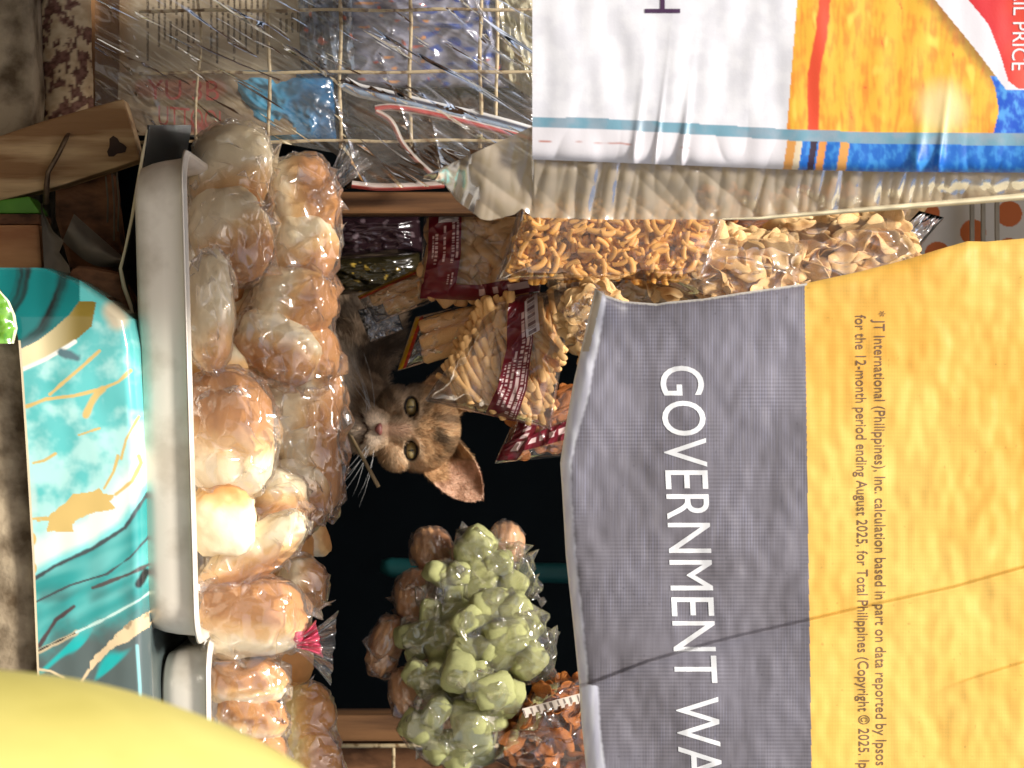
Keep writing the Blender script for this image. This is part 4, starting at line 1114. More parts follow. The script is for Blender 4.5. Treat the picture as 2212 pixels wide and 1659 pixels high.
film_bag('bread_bag', K, [(615, 1640, -0.02), (612, 1440, -0.01), (470, 1430, -0.025)], 'crinkled clear bag of brown rolls on the shorter tray', wr=0.0036, fr=40, seed=10.0, suck=0.6)
Lb = [Bun(662, 1545, 0.055, 52, 60, 50, 0, (1, 0), 0.15, 2.1, 23), Bun(672, 1645, 0.05, 56, 58, 50, 0, (1, 0), 0.2, 2.1, 24)]
for b, l in zip(Lb, ('round yellow bun behind the shorter tray', 'round yellow bun nearest the right picture edge')): b.build(l, G_, tint=np.array([1.05, 0.98, 0.62]))
film_bag('bread_bag', Lb, [(722, 1560, 0.05), (738, 1659, 0.05)], 'smooth clear bag around the two round yellow buns', wr=0.001, seed=11.0, suck=0.1)

for (u, v, Y, ru, rv, lab) in ((570, 420, 0.10, 60, 66, 'roll hidden behind the leftmost bags'), (570, 610, 0.10, 74, 70, 'roll hidden between the left bags and the crinkled bag'), (520, 715, 0.075, 66, 80, 'roll behind the pale slim roll'),
                               (570, 860, 0.10, 70, 80, 'roll behind the big two-tone bun'), (545, 1010, 0.085, 66, 70, 'roll in the shade above the tray behind the two-tone bun'), (600, 1180, 0.085, 66, 66, 'roll behind the long slanted roll'),
                               (560, 1265, 0.075, 70, 60, 'roll behind the slanted roll and broad bun'), (600, 1425, 0.085, 66, 60, 'roll behind the pink tape'), (470, 600, 0.06, 50, 60, 'roll low in the tray behind the pale slim roll')):
    Bun(u, v, Y, ru, rv, 55, 0, (0.5, 1), -0.1, 2.2, 25).build(lab, G_)

# ------------------------------------------------------------------ bagged snacks hanging in the opening
def piece_mesh(kind, seed):
    r = np.random.default_rng(seed)
    if kind in ('stick', 'fry', 'crumb'):
        seg, n = (10, 9) if kind == 'stick' else (7, 7)
        bend = {'stick': 0.03, 'fry': 0.10, 'crumb': 0.10}[kind] * r.uniform(0.4, 1.3)
        P = []
        TL = [(-1, 0.45), (-0.975, 0.78), (-0.9, 0.97), (-0.45, 1.0), (0, 1.0), (0.45, 1.0), (0.9, 0.97), (0.975, 0.78), (1, 0.45)]
        n = len(TL)
        for i in range(n):
            t, rr = TL[i]
            rr *= 1 + 0.06 * r.normal()
            for k in range(seg):
                a = k / seg * 2 * math.pi
                P.append((math.cos(a) * rr * 0.5 + bend * (1 - t * t) * (3.2 if kind == 'crumb' else 2), math.sin(a) * rr * 0.5, t * 0.5))
        F = []
        for i in range(n - 1):
            for k in range(seg): F.append((i * seg + k, i * seg + (k + 1) % seg, (i + 1) * seg + (k + 1) % seg, (i + 1) * seg + k))
        F.append(tuple(range(seg))[::-1]); F.append(tuple(range((n - 1) * seg, n * seg)))
        P = np.array(P)
    elif kind == 'nugget':
        d = ICO3_CO; q = 4.2
        d = d / (np.abs(d) ** q).sum(1)[:, None] ** (1 / q)
        nz = pn(d[:, 0] * 1.3 + seed, d[:, 1] * 1.3, d[:, 2] * 1.3)
        P = d * (0.5 * (1 + 0.24 * nz + 0.03 * pn(d[:, 0] * 3 + seed, d[:, 1] * 3, d[:, 2] * 3)))[:, None]; F = [tuple(f) for f in ICO3_F]
    else:                                       # chip: a thin bowed flake
        n = 9
        s, t = np.meshgrid(np.linspace(-1, 1, n), np.linspace(-1, 1, n))
        rr = np.sqrt(np.maximum(s * s, t * t) / np.maximum(s * s + t * t, 1e-6))
        x = s * rr * 0.5; y = t * rr * 0.5
        ang = np.arctan2(y, x)
        k = 1 + 0.18 * np.sin(3 * ang + seed) + 0.1 * np.sin(5 * ang + 2 * seed)
        x = x * k; y = y * k
        z = 0.28 * (x * x - 0.6 * y * y) * 2 + 0.06 * np.sin(9 * x + seed)
        top = np.stack([x, z + 0.02, y], -1).reshape(-1, 3); bot = np.stack([x, z - 0.02, y], -1).reshape(-1, 3)
        P = np.concatenate([top, bot]); gf = grid_faces(n, n)
        F = [tuple(f) for f in gf] + [tuple(f[::-1] + n * n) for f in gf]
        ring = [i for i in range(n)] + [i * n + n - 1 for i in range(1, n)] + [n * n - 2 - i for i in range(n - 1)] + [(n - 2 - i) * n for i in range(n - 2)]
        for i in range(len(ring)):
            a, b = ring[i], ring[(i + 1) % len(ring)]; F.append((b, a, a + n * n, b + n * n))
    me = bpy.data.meshes.new(kind); me.from_pydata([tuple(p) for p in P], [], F); me.update()
    me.polygons.foreach_set('use_smooth', np.full(len(me.polygons), True))
    return me
PM = {}
def pm(kind, matn, k):
    key = (kind, matn, k)
    if key not in PM:
        me = piece_mesh(kind, k * 3 + 1); me.materials.append(M[matn]); PM[key] = me
    return PM[key]
def piece(name, kind, matn, loc, rot, dim, label, cat, group, var=5):
    o = bpy.data.objects.new(name, pm(kind, matn, random.randrange(var))); COL.objects.link(o)
    o.location = loc; o.rotation_euler = rot; o.scale = dim
    tag(o, label, cat, group); return o

def snack_bag(quad, Y, T, label, seed, cr=0.003, n=50, colfn=None):
    return packet('snack_bag', quad, Y, T, None, label, 'snack bag', n, cr, seed, 'film_snack')

def fill(surf, Y, T, n, name, kind, matn, dim, label, cat, group, ang=None, flat=0.10, lo=0.1, hi=0.9, tlo=0.1, thi=0.9, layer=0.75):
    """dim = (length, width) in picture units at depth Y"""
    k = S(Y)
    for i in range(n):
        # a jittered lattice so the pack looks full
        s_ = random.uniform(lo, hi); t_ = random.uniform(tlo, thi)
        p, yf, pr = surf(s_, t_)
        yy = Y - max(T * float(pr) - dim[1] * k * (0.95 if kind != 'chip' else 0.35), 0.0) * random.uniform(-0.6, 0.9)
        a = random.uniform(0, math.pi * 2) if ang is None else math.radians(ang + random.gauss(0, 12))
        L = dim[0] * random.uniform(0.8, 1.15) * k; w = dim[1] * random.uniform(0.85, 1.15) * k
        sc = (w, w * (0.8 if kind not in ('chip',) else 1.0), L) if kind != 'chip' else (w, w * 0.9, L)
        piece(name, kind, matn, W(float(p[0]), float(p[1]), yy), (random.gauss(0, flat), a, random.gauss(0, flat)), sc, label, cat, group)

def strip_on(name, surf, pts, w, parent, colfn, n=70, m=14, off=0.0009):
    """printed band on a bag: centre line given in the bag's own (s, t)"""
    P = [np.array(p, float) for p in pts]
    x = np.linspace(0, len(P) - 1, n); i = np.clip(np.floor(x).astype(int), 0, len(P) - 2); f = (x - i)[:, None]
    C = np.array(P)[i] * (1 - f) + np.array(P)[i + 1] * f
    T = np.gradient(C, axis=0); T /= np.linalg.norm(T, axis=1)[:, None]; N = np.stack([-T[:, 1], T[:, 0]], -1)
    a = np.linspace(-1, 1, m)
    st = C[:, None] + N[:, None] * (a * w / 2)[None, :, None]
    p, yf, pr = surf(np.clip(st[..., 0], 0, 1), np.clip(st[..., 1], 0, 1))
    along, across = np.meshgrid(np.linspace(0, 1, n), (a + 1) / 2, indexing='ij')
    return mesh_np(name, Wn(p[..., 0], p[..., 1], yf - off), grid_faces(n, m), M['maroon'], parent, colfn(along, across))

MAR = lin(104, 22, 34); PALE = lin(214, 186, 182)
def maroon_cols(rows, dens=40, seed=0, edge=True):
    def f(al, ac):
        c = np.broadcast_to(MAR, al.shape + (3,)).copy()
        for (a0, a1, l0, l1, d) in rows:
            m = (ac > a0) & (ac < a1) & (al > l0) & (al < l1) & (pn(al * d + seed, a0 * 31 + 0.5, seed) > -0.05)
            c[m] = PALE
        return c
    return f

# 1: nut pods with an L-shaped maroon print
b1, s1 = snack_bag([(918, 452), (1180, 430), (1165, 655), (902, 648)], 0.185, 0.020, 'clear bag of nut pods with an L-shaped maroon print', 0.7)
strip_on('printed_band', s1, [(0.17, 0.0), (0.19, 0.5), (0.16, 0.98)], 0.27, b1, maroon_cols([(0.08, 0.15, 0.04, 0.55, 60), (0.20, 0.28, 0.04, 0.6, 70), (0.46, 0.54, 0.2, 0.62, 44), (0.70, 0.78, 0.25, 0.62, 54), (0.82, 0.88, 0.3, 0.55, 60), (0.12, 0.18, 0.7, 0.9, 50), (0.24, 0.3, 0.72, 0.9, 50), (0.45, 0.58, 0.66, 0.74, 6)], seed=1), n=160, m=60)
strip_on('barcode', s1, [(0.20, 0.02), (0.20, 0.16)], 0.16, b1, lambda al, ac: np.where((np.sin(al * 60) > 0.2)[..., None] & (np.abs(ac - 0.5) < 0.3)[..., None], lin(150, 130, 130), lin(206, 196, 194)), off=0.0014)
strip_on('printed_band', s1, [(0.02, 0.90), (0.5, 0.91), (0.98, 0.80)], 0.16, b1, maroon_cols([(0.3, 0.7, 0.5, 0.66, 3), (0.3, 0.7, 0.74, 0.92, 4)], seed=4), n=120, m=30, off=0.0012)
fill(s1, 0.185, 0.020, 80, 'nut_pod', 'stick', 'pod', (82, 30), 'tan nut pod inside the bag with the L-shaped maroon print', 'snack', 'nut pods in the maroon print bag', lo=0.1)
# 2: breadsticks, two packs
b2, s2 = snack_bag([(772, 640), (930, 566), (968, 640), (812, 700)], 0.235, 0.013, 'slim pack of breadsticks with a red edge, further back', 2.2)
strip_on('printed_edge', s2, [(0.0, 0.06), (1.0, 0.06)], 0.12, b2, lambda al, ac: np.where((ac < 0.5)[..., None], lin(196, 148, 40), lin(178, 66, 30)))
for (a, b, c, d) in ((800, 648, 940, 588), (832, 668, 960, 612)):
    p0, p1 = W(a, b, 0.235), W(c, d, 0.235); mid = (p0 + p1) / 2; dv = p1 - p0
    piece('breadstick', 'stick', 'stick', mid, dv.to_track_quat('Z', 'Y').to_euler(), (0.0155, 0.0135, dv.length), 'thick breadstick in the slim pack behind the cat', 'breadstick', 'breadsticks in the far pack')
b3, s3 = snack_bag([(858, 802), (898, 684), (1072, 640), (1045, 745)], 0.205, 0.017, 'pack of breadsticks with yellow and red edges above the cat', 3.9)
strip_on('printed_edge', s3, [(0.02, 0.05), (0.98, 0.05)], 0.10, b3, lambda al, ac: np.where((ac < 0.55)[..., None], lin(204, 158, 30), lin(170, 50, 30)))
for (a, b, c, d, y) in ((906, 708, 1056, 668, .196), (908, 743, 1054, 698, .194), (912, 772, 1035, 732, .197), (915, 725, 1058, 684, .212), (912, 760, 1045, 716, .212)):
    p0, p1 = W(a, b, y), W(c, d, y); mid = (p0 + p1) / 2; dv = p1 - p0
    piece('breadstick', 'stick', 'stick', mid, dv.to_track_quat('Z', 'Y').to_euler(), (0.0135, 0.012, dv.length), 'breadstick in the pack with yellow edges', 'breadstick', 'breadsticks in the near pack')
# 3: fried sticks with a maroon band and barcode
b4, s4 = snack_bag([(1060, 646), (1240, 622), (1190, 928), (916, 866)], 0.165, 0.022, 'bag of thin fried sticks with a long maroon band and barcode', 5.1)
strip_on('printed_band', s4, [(0.36, 0.0), (0.56, 0.4), (0.62, 0.75), (0.60, 1.0)], 0.24, b4, maroon_cols([(0.06, 0.09, 0.02, 0.97, 900), (0.15, 0.24, 0.06, 0.95, 80), (0.32, 0.44, 0.14, 0.95, 70), (0.54, 0.62, 0.40, 0.9, 60), (0.70, 0.78, 0.48, 0.9, 54), (0.86, 0.90, 0.5, 0.8, 60)], seed=7), n=200, m=60)
strip_on('barcode', s4, [(0.50, 0.03), (0.66, 0.33)], 0.13, b4, lambda al, ac: np.where((np.sin(al * 90 + 3 * np.sin(al * 31)) > 0.0)[..., None] & ((ac > 0.25) & (ac < 0.8))[..., None], lin(120, 100, 104), lin(214, 204, 206)), n=160, m=20, off=0.0016)
fill(s4, 0.165, 0.022, 210, 'fried_stick', 'fry', 'fry', (104, 18), 'thin fried stick inside the bag with the long maroon band', 'snack', 'fried sticks in the maroon band bag', ang=68, lo=0.14, hi=0.86, tlo=0.17, thi=0.83)
# 4: orange snack with a slanting maroon band
b5, s5 = snack_bag([(1068, 1002), (1110, 905), (1290, 800), (1275, 980)], 0.195, 0.014, 'bag with a slanting maroon band half behind the grey tarpaulin', 6.3)
strip_on('printed_band', s5, [(0.30, 0.0), (0.36, 0.4), (0.46, 0.0)][:1] + [(0.34, 0.45), (0.40, 1.0)], 0.26, b5, maroon_cols([(0.3, 0.65, 0.2, 0.9, 12)], seed=9), n=120, m=30)
strip_on('printed_band', s5, [(0.05, 0.10), (0.5, 0.22), (0.98, 0.22)], 0.26, b5, maroon_cols([(0.4, 0.75, 0.15, 0.95, 16)], seed=11), n=120, m=30, off=0.0013)
fill(s5, 0.195, 0.014, 60, 'orange_chip', 'chip', 'orangechip', (60, 50), 'orange-brown chip in the bag with the slanting maroon band', 'snack', 'chips in the slanting band bag', lo=0.2)
# 5: golden fried bits
b6, s6 = snack_bag([(1130, 420), (1590, 415), (1520, 608), (1072, 606)], 0.125, 0.020, 'flat clear bag packed with golden fried bits', 8.4, cr=0.0022, n=70)
fill(s6, 0.125, 0.020, 300, 'fried_bit', 'crumb', 'crumb', (40, 13), 'golden fried bit in the flat clear bag under the white tarpaulin', 'snack', 'fried bits in the flat bag', lo=0.06, hi=0.92, tlo=0.2, thi=0.93, layer=0.85, flat=0.22)
def bulk(name, parent, surf, Y, T, n, kind, matn, dim, lo, hi, tlo, thi):
    """the deeper bits of a pack, too many to pick apart: one mesh"""
    k = S(Y); V = []; F = []; base = 0
    for i in range(n):
        me = pm(kind, matn, i % 5); co = co_of(me)
        p, yf, pr = surf(random.uniform(lo, hi), random.uniform(tlo, thi))
        fl_ = 0.5 if kind == 'chip' else 0.12
        R = np.array(Euler((random.gauss(0, fl_), random.uniform(0, 6.28) if kind != 'fry' else math.radians(68 + random.gauss(0, 20)), random.gauss(0, fl_))).to_matrix())
        q = (co * np.array([dim[1] * k, dim[1] * k * 0.8, dim[0] * k])) @ R.T + np.array(W(float(p[0]), float(p[1]), Y + max(T * float(pr) - dim[1] * k * (0.6 if kind != 'chip' else 0.3), 0.0) * random.uniform(-0.4, 0.95)))
        V.append(q); F += [tuple(x + base for x in f.vertices) for f in me.polygons]; base += len(co)
    o = mesh_np(name, np.concatenate(V), F, M[matn], parent); o['kind'] = 'stuff'; return o
bulk('deeper_bits', b6, s6, 0.125, 0.020, 700, 'crumb', 'crumb', (40, 14), 0.05, 0.93, 0.12, 0.95)
bulk('deeper_sticks', b4, s4, 0.165, 0.020, 160, 'fry', 'fry', (96, 15), 0.12, 0.88, 0.14, 0.86)
bulk('deeper_pods', b1, s1, 0.185, 0.018, 90, 'stick', 'pod', (80, 30), 0.1, 0.88, 0.12, 0.88)
# 6-9: chips
for k, (q, y, t_, n, lab, lab2, grp, dim, mt) in enumerate((
    ([(1340, 590), (1480, 500), (1745, 520), (1710, 740)], 0.150, 0.028, 130, 'clear bag of pale chips above the grey tarpaulin corner', 'pale chip in the bag above the grey tarpaulin', 'chips in the middle bag', (86, 60), 'chip'),
    ([(1650, 490), (1940, 455), (2020, 620), (1690, 670)], 0.165, 0.028, 120, 'clear bag of pale chips next to the yellow tarpaulin edge', 'pale chip in the bag beside the yellow tarpaulin', 'chips in the upper bag', (86, 64), 'chip'),
    ([(1480, 430), (1880, 420), (1900, 510), (1500, 530)], 0.215, 0.018, 60, 'clear bag of brown chips hidden behind the tarpaulin trim', 'brown chip in the bag behind the tarpaulin trim', 'chips in the hidden bag', (80, 55), 'orangechip'),
    ([(1205, 668), (1290, 600), (1370, 690), (1270, 790)], 0.120, 0.014, 34, 'small bag of yellowish chips behind the tarpaulin corner', 'yellowish chip in the small corner bag', 'chips in the corner bag', (66, 48), 'chip'),
)):
    bb_, ss_ = snack_bag(q, y, t_, lab, 10.5 + k, cr=0.005)
    bulk('deeper_chips', bb_, ss_, y, t_, 110, 'chip', mt, dim, 0.06, 0.94, 0.07, 0.93)
    fill(ss_, y, t_, n, 'chip', 'chip', mt, dim, lab2, 'snack', grp, lo=0.08, hi=0.92, tlo=0.09, thi=0.91, flat=0.6)
kb, ks = snack_bag([(1180, 600), (1400, 560), (1440, 720), (1200, 760)], 0.26, 0.02, 'dim bag of tan chips deep behind the tarpaulin corner', 18.3, cr=0.005)
bulk('deeper_chips', kb, ks, 0.26, 0.02, 120, 'chip', 'chip', (84, 60), 0.1, 0.9, 0.12, 0.88)
kb, ks = snack_bag([(1500, 440), (1990, 420), (1990, 640), (1400, 660)], 0.27, 0.02, 'dim bag of tan chips furthest back in the upper gap', 19.1, cr=0.005)
bulk('deeper_chips', kb, ks, 0.27, 0.02, 260, 'chip', 'chip', (84, 60), 0.06, 0.94, 0.08, 0.92)
# polka dot paper and bits at the far upper end of the gap
def dots_fn(s, t):
    u = 1860 + 420 * s; v = 400 + 240 * t
    c = np.broadcast_to(lin(190, 180, 164), u.shape + (3,)).copy()
    for (a, b) in ((1962, 480), (1885, 538), (1985, 568), (1888, 450), (2062, 520), (2060, 430), (2140, 480), (2140, 560), (1810, 500)):
        c[np.hypot(u - a - 40, (v - b + 18)) < 28] = lin(176, 92, 44)
    return u, v, 0.30 + 0.002 * pn(u / 60, v / 60, 1), c
o = sheet('dotted_paper', dots_fn, 120, 210, M['vcmat']); tag(o, 'pale paper with round orange dots high in the gap', 'paper')
for k, u in enumerate((2096, 2120, 2150)):
    o = slab('grey_strip', [(u, 380), (u + 9, 380), (u + 10, 640), (u + 1, 640)], 0.28 - 0.004 * k, 0.004, M['grey_paper'], None, 0.0004)
    tag(o, ('lowest', 'middle', 'highest')[k] + ' of three thin grey strips beside the dotted paper', 'strip')
o = packet('clear_wrapper', [(1855, 590), (1985, 455), (2040, 470), (1930, 600)], 0.20, 0.006, None, 'narrow clear wrapper slanting in front of the dotted paper', 'wrapper', 40, 0.004, 3.3, 'film_sheet')[0]
# dark packets far inside
packet('dark_packet', [(705, 470), (905, 465), (915, 545), (712, 560)], 0.42, 0.02, lambda s, t, u, v: mixc(lin(40, 24, 28), lin(96, 80, 84), sstep(0.25, 0.3, pn(u / 20, v / 18, 6))), 'dark printed packet deep in the shadow left of the cat', seed=4.4)
packet('gold_printed_packet', [(700, 560), (905, 545), (920, 620), (705, 640)], 0.36, 0.02, lambda s, t, u, v: mixc(lin(40, 34, 18), lin(170, 140, 60), sstep(0.3, 0.36, pn(u / 14, v / 12, 16))), 'dark packet with gold specks left of the breadsticks', seed=5.4)
packet('foil_scrap', [(772, 670), (850, 650), (872, 712), (800, 740)], 0.26, 0.006, None, 'crumpled silver foil scrap hanging above the cat', 'foil', 40, 0.008, 7.7, 'foil')

# ------------------------------------------------------------------ green sugar snacks in small bags, brown dough behind
NUG = [(955, 1243, 30), (992, 1239, 22), (981, 1280, 20), (978, 1321, 28), (1026, 1183, 36), (1037, 1250, 45), (1059, 1310, 34), (1108, 1317, 34), (1089, 1347, 26), (900, 1373, 34), (896, 1414, 20), (978, 1365, 30),
       (1011, 1406, 30), (1048, 1402, 26), (1096, 1376, 36), (1104, 1410, 40), (1141, 1428, 38), (1067, 1440, 28), (900, 1458, 26), (940, 1469, 34), (985, 1495, 28), (989, 1451, 32), (1030, 1469, 30), (1067, 1492, 36), (1104, 1510, 30),
       (944, 1536, 34), (907, 1573, 36), (1004, 1544, 32), (1020, 1575, 44), (952, 1614, 30), (985, 1622, 36), (1035, 1612, 38), (1062, 1556, 30), (940, 1400, 26), (1010, 1340, 26), (1060, 1355, 26), (930, 1330, 24), (1140, 1360, 28), (1075, 1215, 30), (1110, 1260, 30)]
GRP = [(0, 1, 2, 3, 36), (4, 5, 38, 39), (6, 7, 8, 35, 37), (9, 10, 11, 33), (12, 13, 14, 15, 16, 17, 34), (18, 19, 20), (21, 22, 23, 24), (25, 26, 27, 28, 29, 30, 31, 32)]
YG = [0.245, 0.255, 0.225, 0.240, 0.215, 0.225, 0.195, 0.205]
TIPS = [[(905, 1215), (1000, 1215)], [(985, 1128), (1190, 1310), (1000, 1130), (1150, 1180)], [(1068, 1262), (1170, 1340), (1035, 1350)], [(858, 1380), (1010, 1400)], [(1230, 1400), (990, 1420), (1120, 1340), (1225, 1510), (1200, 1320)], [(868, 1440), (1030, 1510)], [(950, 1432), (1150, 1530)], [(885, 1640), (890, 1560), (1090, 1560), (1060, 1650)]]
GL = ['upper left of the green clump', 'topmost, tapering to a twisted tip', 'with a pointed corner facing the cat', 'at the left bulge of the clump', 'largest, in the middle of the clump', 'slim, in the lower left of the clump', 'slim and slanting across the clump', 'at the bottom right, resting by the wooden post']
for gi, (ids, yy, tips) in enumerate(zip(GRP, YG, TIPS)):
    bl = []
    for i in ids:
        u, v, r = NUG[i]
        r *= 0.97
        k = S(yy)
        y = yy + random.uniform(-0.006, 0.006)
        el = random.uniform(1.0, 1.5)
        e = (random.gauss(0, 0.3), random.uniform(0, 3.14), random.gauss(0, 0.3))
        piece('green_nugget', 'nugget', 'nugget', W(u, v, y), e, (2 * r * k * random.uniform(0.8, 1.1), 1.8 * r * k, 2 * r * k * el), 'green sugar-coated nugget in the sweet bag ' + GL[gi], 'sweet', 'green nuggets, bag %s' % GL[gi], 7)
        bn = Bun(u, v, y, r * 1.12, r * 1.12, r * 1.05, 0); bl.append(bn)
    film_bag('sweet_bag', bl, [(a, b, yy) for a, b in tips], 'small clear bag of green nuggets ' + GL[gi], wr=0.0026, fr=44, margin=1.16, suck=0.3, facet=0.0075, mat='film', seed=20 + gi, group='clear bags of green nuggets', clampm=1.0)
DO = [(933, 1190, 44, 52, 0.285, 'brown glazed dough piece at the upper left behind the green bags'), (898, 1288, 46, 58, 0.275, 'brown glazed dough piece left of the green bags, second from the top'), (832, 1395, 38, 66, 0.27, 'brown glazed dough piece sticking out furthest left of the green bags'), (882, 1495, 40, 52, 0.265, 'lowest brown glazed dough piece beside the post'), (1092, 1175, 42, 48, 0.285, 'brown glazed dough piece at the top behind the green bags')]
dl = []
for i, (u, v, ru, rv, y, lab) in enumerate(DO):
    b = Bun(u, v, y, ru, rv, 36, 18 * (i % 3 - 1), (0, 1), 0.0, 2.1, 40 + i)
    P = b
    d = ICO4_CO / (np.abs(ICO4_CO) ** b.sq).sum(1)[:, None] ** (1 / b.sq)
    gro = 1 + 0.05 * np.sin(d[:, 2] * 16 + 3 * d[:, 0]) + 0.06 * fbm(d[:, 0] * 2 + i, d[:, 1] * 2, d[:, 2] * 2)
    o = mesh_np('dough_piece', b.c + (d * gro[:, None] * b.r) @ b.R.T, ICO4_F, M['dough'])
    tag(o, lab, 'dough', 'brown dough pieces'); dl.append(b)
for i, tips in enumerate(([(930, 1135), (970, 1150)], [(875, 1310)], [(786, 1446), (800, 1452)], [(850, 1540)], [(1110, 1128), (1122, 1150)])):
    film_bag('dough_bag', [dl[i]], [(a, b, DO[i][4]) for a, b in tips], 'clear bag around the ' + DO[i][5].replace('brown glazed ', ''), wr=0.0022, fr=44, margin=1.08, facet=0.008, mat='film', seed=40 + i, group='clear bags of brown dough')
# orange-brown chips at the lower right of the gap
ob, os_ = snack_bag([(1060, 1640), (1160, 1480), (1330, 1440), (1330, 1780)], 0.21, 0.026, 'clear bag of orange-brown chips under the grey tarpaulin edge', 15.2, cr=0.006)
fill(os_, 0.21, 0.026, 130, 'orange_chip', 'chip', 'orangechip', (80, 46), 'orange-brown chip in the bag below the green nuggets', 'snack', 'orange-brown chips', lo=0.08, hi=0.95, tlo=0.06, thi=0.94, flat=0.9)
def ser_fn(s, t):
    u = 1128 + 150 * s + 6 * t; v = 1531 - 40 * s + 17 * t + 3 * np.sign(np.sin(s * 60)) * t
    c = np.where((np.sin(s * 66 + 5 * pn(s * 14, 2.0)) > 0.35)[..., None] & (np.abs(t - 0.5) < 0.35)[..., None], lin(120, 106, 96), lin(206, 192, 176))
    return u, v, 0.176 + 0 * s + 0.002 * np.sin(s * 9), c
sheet('paper_header', ser_fn, 12, 160, M['vcmat'], ob)
o = tube('straw', [W(752, 936, 0.30), W(760, 946, 0.285), W(790, 1000, 0.28), W(818, 1052, 0.28)], [S(0.28) * r for r in (2, 4, 4, 4.5)], M['straw'], None, 8)
tag(o, 'dry straw sticking up in front of the cat chest', 'straw')

# ------------------------------------------------------------------ yellow drum in the near foreground
def drum():
    Yc = -0.80; k = S(Yc)
    prof = [(0, 1452), (150, 1471), (300, 1509), (450, 1565), (550, 1610), (640, 1659), (760, 1760), (850, 1900), (905, 2060), (930, 2250), (936, 2440)]
    cx = (2440 - 829.5) * k
    pts = []
    for u, v in prof[::-1]: pts.append(((u - 1106) * k, cx - (v - 829.5) * k))
    z0, r0 = pts[-1]
    pts += [(z0 - 0.05, r0 + 0.003), (z0 - 0.15, r0 + 0.006), (-1.0, r0 + 0.02)]
    # smooth profile
    n = 64
    P = []
    zz = np.array([p[0] for p in pts]); rr = np.array([max(p[1], 0.0) for p in pts])
    for k2 in range(n):
        a = 2 * math.pi * k2 / n
        for z, r in zip(zz, rr): P.append((cx + r * math.cos(a), Yc + r * math.sin(a), z))
    m = len(zz); F = []
    for i in range(n):
        for j in range(m - 1): F.append((i * m + j, ((i + 1) % n) * m + j, ((i + 1) % n) * m + j + 1, i * m + j + 1))
    o = mesh_np('yellow_drum', P, F, M['yellow'])
    md = o.modifiers.new('s', 'SUBSURF'); md.levels = 1; md.render_levels = 2
    tag(o, 'round-topped pale yellow plastic drum, out of focus in the near foreground', 'drum')
drum()

